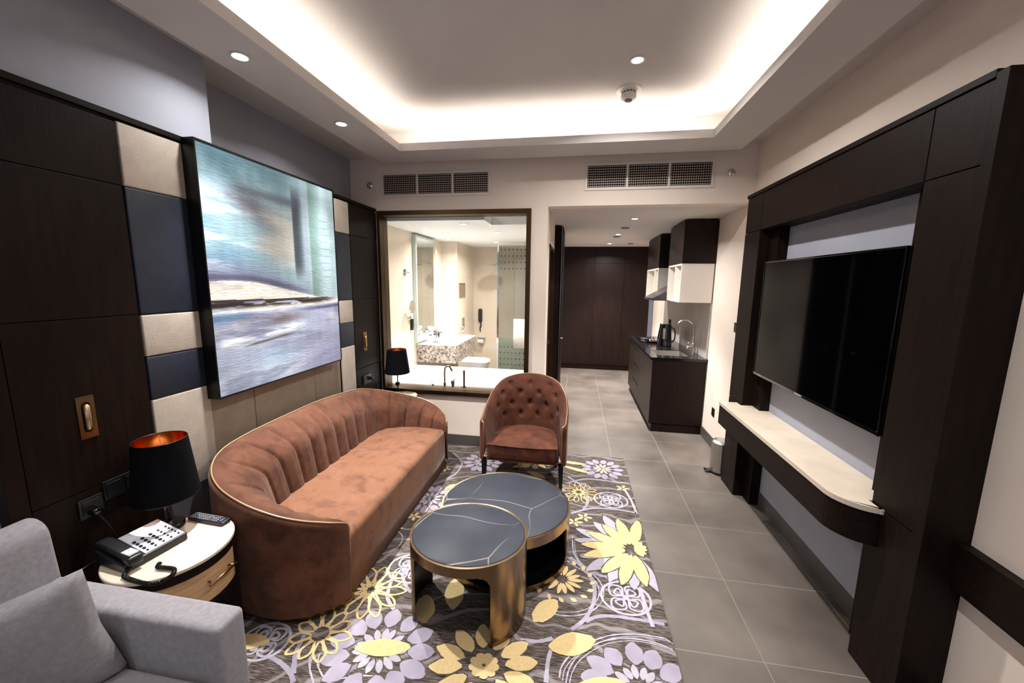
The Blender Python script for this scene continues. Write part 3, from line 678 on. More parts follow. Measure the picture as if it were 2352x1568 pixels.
def medallion(cx, cy, R_):
    stroke([(cx+R_*math.cos(math.radians(22+45*k))*1.05, cy+R_*math.sin(math.radians(22+45*k))*.9) for k in range(8)], .014, W_, 2, 3, True)
    for k in range(4):
        a = math.radians(50+90*k)
        for s_, L in ((1, .82), (.55, .55)):
            P = [(.02, 0), (R_*.45, -R_*.34*s_), (R_*L, -R_*.14*s_), (R_*L*.95, R_*.14*s_), (R_*.45, R_*.34*s_), (.02, 0)]
            stroke([(cx+x*math.cos(a)-y*math.sin(a), cy+x*math.sin(a)+y*math.cos(a)) for x, y in P], .011, W_, 2, 4)
        P = [(0, 0), (R_*.25, 0)]; stroke([(cx+x*math.cos(a), cy+x*math.sin(a)) for x, y in P], .02, W_, 2, 2)
CUR = [[(-0.207, 1.642), (-0.117, 1.651), (-0.053, 1.679)], [(0.037, 1.744), (0.11, 1.825), (0.154, 1.934), (0.164, 2.048), (0.135, 2.142), (0.071, 2.227), (0.021, 2.273)], [(0.11, 1.806), (0.166, 1.843), (0.241, 1.862), (0.337, 1.865), (0.417, 1.864), (0.509, 1.859)], [(-0.068, 1.459), (-0.067, 1.551), (-0.057, 1.615)], [(0.023, 2.754), (0.132, 2.827), (0.215, 2.86), (0.371, 2.871), (0.511, 2.851)], [(0.136, 2.168), (0.209, 2.145), (0.3, 2.148), (0.395, 2.165), (0.495, 2.197)], [(-1.35, 1.359), (-1.275, 1.34), (-1.224, 1.321), (-1.179, 1.297), (-1.145, 1.268)], [(-1.259, 1.49), (-1.248, 1.46), (-1.236, 1.405), (-1.214, 1.364), (-1.172, 1.302)], [(-0.012, 3.318), (0.12, 3.152), (0.152, 2.953), (0.115, 2.823)], [(-0.964, 2.05), (-0.956, 1.94), (-0.888, 1.851), (-0.851, 1.826)], [(-1.184, 3.596), (-1.041, 3.425), (-1.016, 3.208), (-1.075, 3.075)], [(-1.117, 2.917), (-1.097, 2.718), (-1.016, 2.554), (-1.069, 2.436)], [(-1.003, 1.897), (-0.968, 1.774), (-0.893, 1.7)], [(0.423, 2.089), (0.434, 1.938), (0.448, 1.833)], [(0.466, 3.181), (0.498, 3.019), (0.513, 2.84)], [(-0.028, 3.197), (0.161, 3.311), (0.424, 3.299), (0.517, 3.301)]]
THIN = [[(-1.151, 1.401), (-1.146, 1.376), (-1.121, 1.339), (-1.06, 1.283)], [(-1.119, 1.406), (-1.089, 1.353), (-1.001, 1.294)], [(-0.011, 1.492), (-0.003, 1.545), (0.035, 1.605), (0.107, 1.674), (0.225, 1.743), (0.354, 1.773), (0.479, 1.776), (0.516, 1.759)], [(0.018, 1.474), (0.032, 1.541), (0.075, 1.612), (0.18, 1.699), (0.308, 1.743), (0.432, 1.744), (0.517, 1.72)], [(0.035, 2.491), (0.046, 2.315), (0.105, 2.207), (0.182, 2.176)]]
for c in CUR: stroke(c, .02, L_ if len(c) > 3 else W_, 1)
for c in THIN:
    stroke(c, .007, W_, 1, 6, False, .4); stroke([(x+.014, y-.012) for x, y in c], .004, W_, 1, 6, False, .4)
for (cx, cy, rr, a0, a1) in ((-.02, 2.02, .21, -120, 60), (-.02, 2.02, .235, -110, 50), (.25, 2.42, .30, 150, 240), (.25, 2.42, .33, 150, 240), (-1.3, 2.6, .2, -60, 60), (-1.25, 2.2, .16, -70, 80), (-1.0, 3.3, .16, 0, 160), (.0, 3.5, .2, 180, 300), (.3, 3.0, .22, 60, 170), (-.8, 1.1, .3, 30, 150), (-.2, .9, .3, 30, 150)):
    stroke([(cx+rr*math.cos(math.radians(a0+(a1-a0)*k/8)), cy+rr*.85*math.sin(math.radians(a0+(a1-a0)*k/8))) for k in range(9)], .006, W_, 1, 4, False, .5)
# big lilac flower with a yellow leaf across it
for cx, cy, R_ in ((-.855, 1.475, .27), (.335, 1.50, .25), (-1.02, .75, .27), (.1, .75, .25)):
    flower(cx, cy, R_*.50, R_, 13, L_, .078, 10, 2, sy=.88)
    flower(cx, cy, R_*.20, R_*.48, 15, W_, .03, 4, 2, sy=.88)
leaf(-.845, 1.487, .265, .085, 10, Y_, 5)
leaf(.19, 1.475, .26, .10, 8, Y_, 5)
# yellow flower with rosette
for cx, cy, R_ in ((-.352, 1.485, .26),):
    flower(cx, cy, R_*.38, R_, 12, Y_, .068, 14, 4, sy=.85)
    for k in range(9):
        ax_, ay_ = cx+.05*math.cos(2*PI*k/9), cy+.044*math.sin(2*PI*k/9); poly([(ax_+.021*math.cos(2*PI*q/14), ay_+.018*math.sin(2*PI*q/14)) for q in range(14)], Y_, 6)
    poly([(cx+.042*math.cos(2*PI*q/18), cy+.037*math.sin(2*PI*q/18)) for q in range(18)], Y_, 6); poly([(cx+.008*math.cos(2*PI*q/10), cy+.007*math.sin(2*PI*q/10)) for q in range(10)], D_, 8)
# daisy at the right edge, long yellow petals over lilac ones
flower(.42, 2.42, .08, .37, 9, W_, .075, 18, 3, 95, 290)
flower(.425, 2.41, .05, .33, 9, Y_, .074, 0, 5, 78, 300)
flower(.44, 2.43, .0, .09, 5, Y_, .04, 0, 5, -60, 80)
medallion(.333, 2.0, .128); medallion(.335, 3.0, .125); medallion(-1.28, 2.75, .12); medallion(-.93, 2.0, .13); medallion(-1.42, 1.42, .11)
# small yellow daisy with dots
flower(-.02, 2.075, .03, .12, 14, Y_, .024, 0, 4); 
for k in range(16):
    a = 2*PI*k/16; leaf(-.02+.175*math.cos(a), 2.075+.155*math.sin(a), .04, .022, math.degrees(a)+40, Y_, 4)
flower(.08, 3.07, .02, .07, 10, Y_, .022, 0, 4); petal_loops(.08, 3.07, .07, .16, 15, Y_, .007, .04, 0, 4)
petal_loops(-1.08, 1.80, .05, .19, 13, Y_, .012, .06, 5, 5); flower(-1.08, 1.8, .02, .06, 8, Y_, .03, 0, 4)
petal_loops(-1.18, 1.50, .04, .15, 11, Y_, .012, .055, 5, 5)
# leaves
for a in ((-.10, 1.835, .20, .10, 55), (.045, 1.665, .24, .11, 20), (-.735, 1.735, .19, .10, 110), (-.61, 1.86, .22, .10, 105), (-1.5, 1.40, .22, .08, 10), (-.60, 3.62, .22, .055, 2), (-.45, 3.45, .2, .06, 30), (.02, 3.60, .26, .05, -6), (.06, 3.47, .26, .05, -22), (-.3, 3.3, .2, .06, -30), (-1.0, 2.95, .12, .045, 60)):
    leaf(*a, Y_, 5)
for cx, cy in ((.30, 3.53), (-.83, 3.46), (-.35, 3.6), (-.2, 3.0), (-1.1, 2.75)):
    flower(cx, cy, .10, .20, 13, L_ if cx != -.35 else Y_, .055, 0, 2); flower(cx, cy, .03, .10, 11, W_, .024, 0, 2)
for cx, cy in ((.45, 3.20), (-1.2, 2.35), (-1.13, 2.5), (-1.22, 2.05), (.05, 2.65), (.12, 2.72), (.30, 3.53), (-1.15, 3.25)):
    for k in range(5): leaf(cx+.035*math.cos(k*1.257), cy+.03*math.sin(k*1.257), .05, .022, k*72, Y_, 4)
o = finish('area_rug', bm, [rug_base, rug_y, rug_l, rug_w, rug_d])
tag(o, 'large brown rug with yellow and lilac flower pattern under the sofa and coffee tables', 'rug')
FZ = .016    # top of the pile

# ------------------------------------------------------------------ tub shells (sofa, armchair)
def shell(bm, ctr, k, zb, zi, disp=None, ni=12, mi=0, base_out=0):
    """ctr: rows of outer x,y, inner x,y, height"""
    Q = catmull(ctr, k); n = len(Q); S = [0]
    for a, b_ in zip(Q, Q[1:]): S.append(S[-1]+math.hypot(a[2]-b_[2], a[3]-b_[3]))
    rings = []; pipe = []
    for (ox, oy, ix, iy, h), s_ in zip(Q, S):
        d = Vector((ix-ox, iy-oy, 0)); T_ = d.length; d.normalize(); row = []
        tp = min(.035, T_*.35)
        prof = [(0, zb), (0, zb+.25*(h-zb)), (0, zb+.5*(h-zb)), (0, zb+.8*(h-zb)), (0, h-.03), (.004, h-.012), (.014 if T_ > .06 else T_*.2, h-.001)]
        for f_, z in prof: row.append(Vector((ox, oy, 0))+d*f_+Vector((0, 0, z)))
        pipe.append(Vector((ox, oy, 0))+d*(.016 if T_ > .06 else T_*.25)+Vector((0, 0, h+.002)))
        for q in range(ni+1):
            t = q/ni
            # from the piping over a soft roll down to the seat
            f_ = tp+(T_-tp)*(sm(0, .55, t)*.62+.38*t); z = h+.004*math.sin(min(1, t*3)*PI)-(h-zi)*(max(0, t-.10)/.9)**1.35
            dd = disp(s_, S[-1], t, z) if disp else 0
            row.append(Vector((ox, oy, 0))+d*(f_+dd)+Vector((0, 0, z)))
        rings.append([bm.verts.new(p) for p in row])
    m_ = len(rings[0])
    for a, b_ in zip(rings, rings[1:]):
        for q in range(m_-1): bm.faces.new((a[q], b_[q], b_[q+1], a[q+1])).material_index = mi
    for rg in (rings[0], rings[-1]): bm.faces.new(rg).material_index = mi
    return Q, pipe
half = [(-1.128, 1.70, -1.15, 1.74, .435), (-1.132, 1.685, -1.155, 1.738, .475), (-1.148, 1.652, -1.175, 1.73, .50), (-1.19, 1.60, -1.22, 1.72, .53), (-1.29, 1.53, -1.33, 1.712, .575), (-1.41, 1.495, -1.45, 1.712, .615),
        (-1.58, 1.50, -1.57, 1.735, .655), (-1.75, 1.545, -1.655, 1.79, .695), (-1.88, 1.63, -1.70, 1.87, .735), (-1.96, 1.76, -1.72, 1.97, .77),
        (-1.985, 1.95, -1.725, 2.10, .79)]
ctr = half+[(-1.985, 2.3, -1.725, 2.32, .80), (-1.985, 2.69, -1.725, 2.66, .795)]+[(a, 4.98-b_, c, 4.98-d, h*.965) for a, b_, c, d, h in half[::-1]]
sofa = thing('sofa', 'long rust brown velvet sofa with curved channelled back and gold piping along the left wall', 'sofa', (-1.55, 2.49, FZ))
NCH = 19
def chan(s_, L, t, z):
    env = sm(.06, .3, t)
    q = NCH*s_/L; q = abs(q-round(q))/NCH*L
    return env*(.006-.020*math.exp(-(q/.010)**2)+.004*math.cos(min(1, q/.08)*PI)*-1)
bm = BM(); Q, pipe = shell(bm, ctr, 34, .06, .37, chan, 18)
finish('backrest', bm, velvet_shaded, sofa, smooth=True)
bm = BM(); tube(bm, pipe[::2], .005, 8); finish('piping', bm, gold_pipe, sofa, smooth=True)
# seat
inner = [(q[2], q[3]) for q in Q][::10]
inner = [(x-.05 if x < -1.66 else x-.0, y-(.02 if y < 2.49 else -.02)) for x, y in inner]
inner[0] = (-1.165, 1.70); inner[-1] = (-1.165, 3.28)
outl = inner+[(-1.150, 3.27), (-1.150, 2.9), (-1.150, 2.49), (-1.150, 2.1), (-1.150, 1.71)]
cx, cy = -1.43, 2.49
def ring_(ins, z):
    hx, hy = .29, .79
    return [bm.verts.new((cx+(x-cx)*(1-ins/hx), cy+(y-cy)*(1-ins/hy), z)) for x, y in outl]
bm = BM(); lv = [ring_(0, .035), ring_(0, .2), ring_(0, .355), ring_(.006, .378), ring_(.022, .394), ring_(.05, .401), ring_(.10, .405), ring_(.16, .4052)]
for a, b_ in zip(lv, lv[1:]):
    for i in range(len(a)): bm.faces.new((a[i], a[(i+1) % len(a)], b_[(i+1) % len(a)], b_[i]))
bm.faces.new(lv[0][::-1]); bm.faces.new(lv[-1])
finish('seat', bm, velvet_lit, sofa, smooth=True)
bm = BM(); pl = [(q[0]*.97-.042, 2.49+(q[1]-2.49)*.965) for q in Q][::10]; pl += [(-1.19, 3.22), (-1.19, 1.76)]
prism(bm, pl, FZ, .062); finish('plinth', bm, brass, sofa)
rebase(sofa)

# tub armchair
ch = thing('tub_armchair', 'rust velvet tub armchair with buttoned back and black legs facing the camera before the window', 'armchair', (-.397, 3.3, FZ))
hr = [(.33, .0, .305, .012, .585), (.362, .03, .300, .05, .60), (.370, .14, .292, .14, .625), (.368, .28, .28, .26, .68), (.34, .42, .255, .36, .755), (.265, .545, .195, .44, .83), (.14, .62, .10, .49, .866), (0, .645, 0, .51, .875)]
c2 = [(-a+-.397, b_+3.0, -c-.397, d+3.0, h) for a, b_, c, d, h in hr]+[(a-.397, b_+3.0, c-.397, d+3.0, h) for a, b_, c, d, h in hr[::-1][1:]]
btn = []
for row, zz in enumerate((.52, .62, .72, .80)):
    cnt = 6 if row % 2 == 0 else 5
    for k in range(cnt): btn.append((.5+(k-(cnt-1)/2)*.125, zz))
def tuft(s_, L, t, z):
    u = s_/L; e_ = sm(.12, .35, t)*sm(.16, .26, u)*sm(.84, .74, u)
    if e_ <= 0: return 0
    d = 0
    for bu, bz in btn:
        r2 = ((u-bu)*L)**2+(z-bz)**2; d += math.exp(-r2/.0005)
    return e_*(.012-.03*min(1, d))
bm = BM(); Q2, pipe2 = shell(bm, c2, 16, .26, .36, tuft, 34)
finish('backrest', bm, velvet_chair, ch, smooth=True)
bm = BM(); tube(bm, [pipe2[0]-Vector((0, 0, .3)), pipe2[0]-Vector((0, 0, .05))]+pipe2[2:-2]+[pipe2[-1]-Vector((0, 0, .05)), pipe2[-1]-Vector((0, 0, .3))], .0038, 6); finish('piping', bm, gold_pipe, ch, smooth=True)
L2 = 0; cum = [0]
for a, b_ in zip(Q2, Q2[1:]): cum.append(cum[-1]+math.hypot(a[2]-b_[2], a[3]-b_[3]))
L2 = cum[-1]
for bu, bz in btn:
    if not .2 < bu < .8: continue
    i = min(range(len(cum)), key=lambda q: abs(cum[q]-bu*L2)); ox, oy, ix, iy, h = Q2[i]
    if bz > h-.05: continue
    # find t for this z, same law as the shell
    t = .10+.9*max(0, ((h-bz)/(h-.36)))**(1/1.35); d = Vector((ix-ox, iy-oy, 0)); T_ = d.length; d.normalize(); tp = min(.035, T_*.35)
    f_ = tp+(T_-tp)*(sm(0, .55, t)*.62+.38*t)-.016
    p = Vector((ox, oy, bz))+d*f_
    bm = BM(); bmesh.ops.create_uvsphere(bm, u_segments=10, v_segments=6, radius=.009, matrix=Matrix.Translation(p)); finish('button', bm, velvet_chair, ch, smooth=True)
def cushion_block(bm, P, z0, z1, r, bulge=0, cxy=None):
    cx, cy = cxy; hx = max(abs(x-cx) for x, y in P); hy = max(abs(y-cy) for x, y in P); lv = []
    def rg(ins, z): return [bm.verts.new((cx+(x-cx)*(1-ins/hx), cy+(y-cy)*(1-ins/hy), z)) for x, y in P]
    for k in range(4): a = PI/2*k/3; lv.append(rg(r*(1-math.sin(a)), z0+r*(1-math.cos(a))))
    for k in range(4): a = PI/2*k/3; lv.append(rg(r*(1-math.cos(a)), z1-r*(1-math.sin(a))))
    lv.append(rg(hx*.35, z1+bulge*.6)); lv.append(rg(hx*.6, z1+bulge)); lv.append(rg(hx*.85, z1+bulge*1.1))
    for a, b_ in zip(lv, lv[1:]):
        for i in range(len(a)): bm.faces.new((a[i], a[(i+1) % len(a)], b_[(i+1) % len(a)], b_[i]))
    bm.faces.new(lv[0][::-1]); bm.faces.new(lv[-1])
bm = BM(); P = rrect(-.397, 3.24, .300, .25, .04, 6); P = [(x, y if y < 3.3 else y+.02) for x, y in P]
cushion_block(bm, P, .285, .405, .012, .012, (-.397, 3.24)); finish('seat', bm, velvet_chair, ch, smooth=True)
bm = BM(); tube(bm, [(-.697, 2.993, .405), (-.55, 2.988, .401), (-.4, 2.987, .399), (-.25, 2.988, .401), (-.097, 2.993, .405)], .005, 8); finish('seat_welt', bm, velvet_chair, ch, smooth=True)
box('seat_rail', -.70, -.095, 3.0, 3.5, .262, .285, velvet_chair, ch, bev=.004)
for x, y in ((-.72, 3.035), (-.075, 3.035), (-.66, 3.50), (-.135, 3.50)):
    bm = BM(); s_ = 1 if x > -.4 else -1
    lo = [bm.verts.new((x+a*.013+s_*.004, y+b_*.013, FZ)) for a, b_ in ((-1, -1), (1, -1), (1, 1), (-1, 1))]
    hi = [bm.verts.new((x+a*.021, y+b_*.021, .262)) for a, b_ in ((-1, -1), (1, -1), (1, 1), (-1, 1))]
    for i in range(4): bm.faces.new((lo[i], lo[(i+1) % 4], hi[(i+1) % 4], hi[i]))
    bm.faces.new(lo[::-1]); bm.faces.new(hi); finish('leg', bm, black_m, ch, bev=.002)
rebase(ch)

# ------------------------------------------------------------------ coffee tables
def drum(cx, cy, rx, ry, z0, z1, top, band, cuts, th, m, name, par, bot=None, rnd_=.06):
    """shell with cut-outs: cuts = list of (deg0, deg1, zlow, zhigh)"""
    bm = BM(); n = 240; NZ = 60; H = z1-z0
    def solid(deg, z):
        for a0, a1, c0, c1 in cuts:
            d = (deg-a0) % 360; w_ = (a1-a0) % 360
            if d < w_ and c0 < z < c1:
                # rounded corners
                m_ = math.radians(min(d, w_-d))*(rx+ry)/2; u = m_
                for zz, ok in ((c1-z, True), (z-c0, c0 > z0+.001)):
                    if ok and u < rnd_ and zz < rnd_ and math.hypot(rnd_-u, rnd_-zz) > rnd_: return True
                return False
        return True
    V = {}
    def vert(i, j, o_):
        k = (i % n, j, o_)
        if k not in V:
            a = 2*PI*(i % n)/n; q = 0 if o_ else th
            V[k] = bm.verts.new((cx+(rx-q)*math.cos(a), cy+(ry-q)*math.sin(a), z0+H*j/NZ))
        return V[k]
    S = [[solid((i+.5)*360/n, z0+H*(j+.5)/NZ) for j in range(NZ)] for i in range(n)]
    for i in range(n):
        for j in range(NZ):
            if not S[i][j]: continue
            f = bm.faces.new((vert(i, j, 1), vert(i+1, j, 1), vert(i+1, j+1, 1), vert(i, j+1, 1))); f.smooth = True
            f = bm.faces.new((vert(i, j, 0), vert(i, j+1, 0), vert(i+1, j+1, 0), vert(i+1, j, 0))); f.smooth = True; f.material_index = 1
            if not S[i-1][j]: bm.faces.new((vert(i, j, 1), vert(i, j+1, 1), vert(i, j+1, 0), vert(i, j, 0)))
            if not S[(i+1) % n][j]: bm.faces.new((vert(i+1, j, 1), vert(i+1, j, 0), vert(i+1, j+1, 0), vert(i+1, j+1, 1)))
            if j == 0 or not S[i][j-1]: bm.faces.new((vert(i, j, 1), vert(i, j, 0), vert(i+1, j, 0), vert(i+1, j, 1)))
            if j == NZ-1 or not S[i][j+1]: bm.faces.new((vert(i, j+1, 1), vert(i+1, j+1, 1), vert(i+1, j+1, 0), vert(i, j+1, 0)))
    me = bpy.data.meshes.new(name); bm.to_mesh(me); bm.free(); me.materials.append(m); me.materials.append(black_m)
    try: me.set_sharp_from_angle(angle=math.radians(50))
    except Exception: pass
    o = bpy.data.objects.new(name, me); COL.objects.link(o); o.parent = par; return o
tb = thing('coffee_table', 'smaller, taller round coffee table with black veined top and brass shell, nearest the camera', 'coffee table', (-.508, 1.795, FZ), 'nested coffee tables')
drum(-.508, 1.795, .305, .268, FZ, .448, .45, .055, [(213, 303, 0, .395), (14, 150, 0, .395)], .012, brass_table, 'shell', tb)
bm = BM(); lathe(bm, [(.291, .425), (.291, .449), (.289, .4505)], (-.508, 1.795, 0), 96, sx=1, sy=.254/.291); finish('table_top', bm, stone_black, tb, smooth=True, autosm=True)
bm = BM(); lathe(bm, [(.290, .40), (.290, .4245)], (-.508, 1.795, 0), 64, sx=1, sy=.253/.291); finish('under_panel', bm, black_matte, tb)
rebase(tb)
tb = thing('coffee_table', 'larger, lower round coffee table with black veined top and brass shell, before the armchair', 'coffee table', (-.40, 2.28, FZ), 'nested coffee tables')
drum(-.40, 2.28, .41, .39, FZ, .343, .345, .05, [(205, 345, .055, .285)], .012, brass_table, 'shell', tb, rnd_=.045)
bm = BM(); lathe(bm, [(.396, .32), (.396, .344), (.394, .3455)], (-.40, 2.28, 0), 96, sx=1, sy=.376/.396); finish('table_top', bm, stone_black, tb, smooth=True, autosm=True)
bm = BM(); lathe(bm, [(.395, .29), (.395, .3195)], (-.40, 2.28, 0), 64, sx=1, sy=.375/.395); finish('under_panel', bm, black_matte, tb)
bm = BM(); lathe(bm, [(.395, .03), (.395, .05)], (-.40, 2.28, 0), 64, sx=1, sy=.375/.395); finish('bottom_panel', bm, black_matte, tb)
rebase(tb)

# ------------------------------------------------------------------ side tables
def side_table(cx, cy, r, label):
    t = thing('side_table', label, 'side table', (0, 0, 0), 'round side tables beside the sofa'); z = .555
    bm = BM(); lathe(bm, [(r-.004, z-.018), (r, z-.014), (r, z-.003), (r-.003, z)], n=80); finish('table_top', bm, stone_beige, t, smooth=True, autosm=True)
    bm = BM(); lathe(bm, [(r-.006, z-.055), (r-.003, z-.052), (r-.003, z-.019), (r-.006, z-.018)], n=80); finish('top_rim', bm, wenge_h, t, smooth=True, autosm=True)
    # drum drawer: oak front on the room side
    bm = BM(); lathe(bm, [(r-.022, z-.21), (r-.022, z-.056)], n=64); finish('drawer_case', bm, wenge, t, smooth=True, autosm=True)
    bm = BM(); a0, a1 = math.radians(-72), math.radians(62); P = [((r-.008)*math.cos(a0+(a1-a0)*k/30), (r-.008)*math.sin(a0+(a1-a0)*k/30)) for k in range(31)]+[((r-.021)*math.cos(a1-(a1-a0)*k/30), (r-.021)*math.sin(a1-(a1-a0)*k/30)) for k in range(31)]
    prism(bm, P, z-.205, z-.060); d = finish('drawer_front', bm, oak, t, smooth=True, autosm=True)
    bm = BM(); hz = z-.118; pts = [(( r+.018)*math.cos(math.radians(a)), (r+.018)*math.sin(math.radians(a)), hz) for a in (-10, 17)]
    A, B = Vector(pts[0]), Vector(pts[1]); dr_ = (B-A); A2, B2 = A-dr_*.12, B+dr_*.12; tube(bm, [A2, B2], .005, 8)
    for p in (A, B):
        q = p.copy(); q.z = 0; q.normalize(); tube(bm, [p, Vector((q.x*(r-.012), q.y*(r-.012), hz))], .005, 8)
    finish('handle', bm, mat('copper_handle', (150, 108, 84), rough=.3, metal=1) if 'copper_handle' not in MATS else MATS['copper_handle'], d, smooth=True)
    bm = BM(); lathe(bm, [(r-.03, .06), (r-.03, .085)], n=48); finish('lower_shelf', bm, wenge, t, smooth=True, autosm=True)
    for a in (38, 128, 218, -62):
        ra = math.radians(a); c, s_ = math.cos(ra), math.sin(ra); bm = BM()
        def pt_(rad, tan, zz): return bm.verts.new((c*rad-s_*tan, s_*rad+c*tan, zz))
        lo = [pt_(r-.03, -.02, .001), pt_(r-.004, -.02, .001), pt_(r-.004, .02, .001), pt_(r-.03, .02, .001)]
        hi = [pt_(r-.03, -.02, z-.056), pt_(r-.004, -.02, z-.056), pt_(r-.004, .02, z-.056), pt_(r-.03, .02, z-.056)]
        for i in range(4): bm.faces.new((lo[i], lo[(i+1) % 4], hi[(i+1) % 4], hi[i]))
        bm.faces.new(lo[::-1]); bm.faces.new(hi); finish('leg', bm, wenge, t)
    t.location = (cx, cy, RZ+.003); return t
st = side_table(-1.722, 1.298, .225, 'round side table with cream top and oak drawer, holding the telephone and near lamp')
for c in st.children:
    pass
st2 = copy_tree(st); st2.location = (-1.70, 3.54, RZ+.003); st2.scale = (1.0, 1.0, 1.0)
st2['label'] = 'round side table with cream top behind the far end of the sofa'
st2.location = (-1.73, 3.66, RZ+.003)
st2.scale = (.62, .62, 1)
# ------------------------------------------------------------------ table lamps
copper = mat('copper_lining', (226, 128, 60), rough=.22, metal=1)
shade_m = noisy('black_shade_fabric', (6, 7, 10), (9, 10, 14), scale=60, stretch=(1, 1, .1), rough=.85, bump=.15, bscale=200, spec=.08)
bulb_m = mat('frosted_bulb', (235, 225, 205), rough=.3)
def lamp(x, y, z, label, rt, rb, zt, zb, rbase, knob=False):
    t = thing('table_lamp', label, 'lamp', (x, y, z), 'table lamps beside the sofa')
    bm = BM(); lathe(bm, [(rbase, 0), (rbase, .018), (rbase-.004, .022), (rbase*.3, .024), (.008, .03)], n=40); finish('base', bm, black_m, t, smooth=True, autosm=True)
    bm = BM(); tube(bm, [(0, 0, .02), (0, 0, zb+.10)], .006, 12); lathe(bm, [(.016, zb+.06), (.016, zb+.11)], n=16)
    finish('stem', bm, black_m, t, smooth=True, autosm=True)
    if knob:
        bm = BM(); bx(bm, -.018, .018, -.018, .018, .10, .135); finish('stem_block', bm, black_m, t, bev=.003)
    else:
        bm = BM(); bx(bm, .012, .03, -.012, .008, zb-.005, zb+.03); finish('switch', bm, black_plastic, t, bev=.003)
    s_ = None
    bm = BM(); lathe(bm, [(rb, zb), (rt, zt)], n=72)
    for f in [f for f in bm.faces if len(f.verts) > 4]: bm.faces.remove(f)
    s_ = finish('lamp_shade', bm, shade_m, t, smooth=True)
    bm = BM(); lathe(bm, [(rb-.003, zb+.002), (rt-.003, zt-.001)], n=72)
    for f in [f for f in bm.faces if len(f.verts) > 4]: bm.faces.remove(f)
    finish('copper_lining', bm, copper, s_, smooth=True)
    bm = BM(); n = 64
    for rr, zz, nm in ((rt-.0015, zt, 'top_rim'), (rb-.0015, zb, 'bottom_rim')):
        bm = BM(); tube(bm, [(rr*math.cos(2*PI*k/n), rr*math.sin(2*PI*k/n), zz) for k in range(n)], .0022, 6, closed=True); finish(nm, bm, black_m, s_, smooth=True)
    bm = BM()
    for k in range(3): a = 2*PI*k/3+.4; tube(bm, [(0, 0, zt-.035), (math.cos(a)*(rt-.004), math.sin(a)*(rt-.004), zt-.012)], .0017, 6)
    finish('spider', bm, steel, t)
    bm = BM(); lathe(bm, [(.012, zb+.11), (.02, zb+.13), (.03, zb+.16), (.028, zb+.18), (.012, zb+.195)], n=20); finish('bulb', bm, bulb_m, t, smooth=True)
    return t
TZ = .556+RZ+.003
lamp(-1.858, 1.405, TZ, 'black table lamp with copper lined tapered shade beside the telephone', .100, .126, .435, .162, .055)
lamp(-1.79, 3.66, TZ, 'black table lamp standing before the bathroom window behind the sofa', .095, .125, .475, .235, .05, True)
# phone
ph = thing('telephone', 'black desk telephone with white keypad plate and coiled cord on the near side table', 'telephone', (-1.81, 1.28, TZ))
ang = math.radians(-14)
key_m = mat('key_dark', (30, 30, 36), rough=.4); plate_m = mat('phone_plate', (214, 216, 226), rough=.35); lbl = mat('phone_label', (205, 190, 180), rough=.5)
def slope(x, y): return .052-.0  # flat top height used below
bm = BM(); P = [(-.085, 0), (.085, 0), (.085, .030), (-.085, .058)]
prism(bm, [(x, z) for x, z in P], -.105, .105, 'y'); body = finish('phone_body', bm, black_plastic, ph, bev=.006, seg=3)
def topz(x): return .030+(.085-x)/.17*.028
bm = BM(); x0, x1, y0, y1 = -.078, .078, -.035, .098
vs = [bm.verts.new((x, y, topz(x)+.0015)) for x, y in ((x0, y0), (x1, y0), (x1, y1), (x0, y1))]; bm.faces.new(vs)
finish('keypad_plate', bm, plate_m, ph)
bm = BM(); vs = [bm.verts.new((x, y, topz(x)+.0022)) for x, y in ((x0+.004, y0+.004), (x0+.055, y0+.004), (x0+.055, y1-.004), (x0+.004, y1-.004))]; bm.faces.new(vs); finish('label_card', bm, mat('label_card', (228, 232, 242), rough=.4), ph)
for i in range(5):
    for j in range(5):
        x = -.008+i*.0185; y = -.022+j*.0265; z = topz(x)+.002; r_ = .0075 if (j < 3 and i < 4) else .005
        bm = BM(); lathe(bm, [(r_, 0), (r_*.9, .003)], (x, y, z), 14, sy=.75); finish('key', bm, key_m, ph)
bm = BM(); P = [(-.1, .045), (-.094, .078), (-.06, .083), (.06, .064), (.1, .056), (.104, .024), (.068, .026), (.06, .044), (-.05, .058), (-.066, .046)]
prism(bm, P, -.098, -.052, 'y'); hs = finish('handset', bm, black_plastic, ph, bev=.008, seg=3, smooth=True)
box('handset_label', .045, .092, -.09, -.06, .0615, .0665, mat('pale_label', (190, 200, 210), rough=.2), ph)
# coil cord on the table
C0 = catmull([(.095, -.085, .02), (.10, -.115, .009), (.16, -.12, .009), (.24, -.11, .009), (.262, -.07, .009), (.235, -.04, .009), (.19, -.045, .009), (.165, -.05, .009), (.15, -.035, .009)], 16)
C0 = [Vector(p) for p in C0]; pts = []; turn = 0
for i in range(len(C0)-1):
    a, b_ = C0[i], C0[i+1]; t_ = (b_-a).normalized(); u = t_.cross(Vector((0, 0, 1))).normalized(); vv = t_.cross(u)
    for k in range(6):
        q = a.lerp(b_, k/6); turn += (b_-a).length/6/.0052*2*PI; pts.append(q+(u*math.cos(turn)+vv*math.sin(turn))*.0062)
bm = BM(); tube(bm, pts, .0019, 5); finish('coiled_cord', bm, black_gloss, ph, smooth=True)
bm = BM(); tube(bm, catmull([(-.07, -.10, .02), (-.09, -.13, .004), (-.06, -.19, .004)], 8), .0022, 6); finish('line_cord', bm, black_plastic, ph, smooth=True)
ph.rotation_euler = (0, 0, ang+math.radians(6)); ph.location = (-1.80, 1.243, TZ); ph.scale = (1.1, 1.1, 1.1)
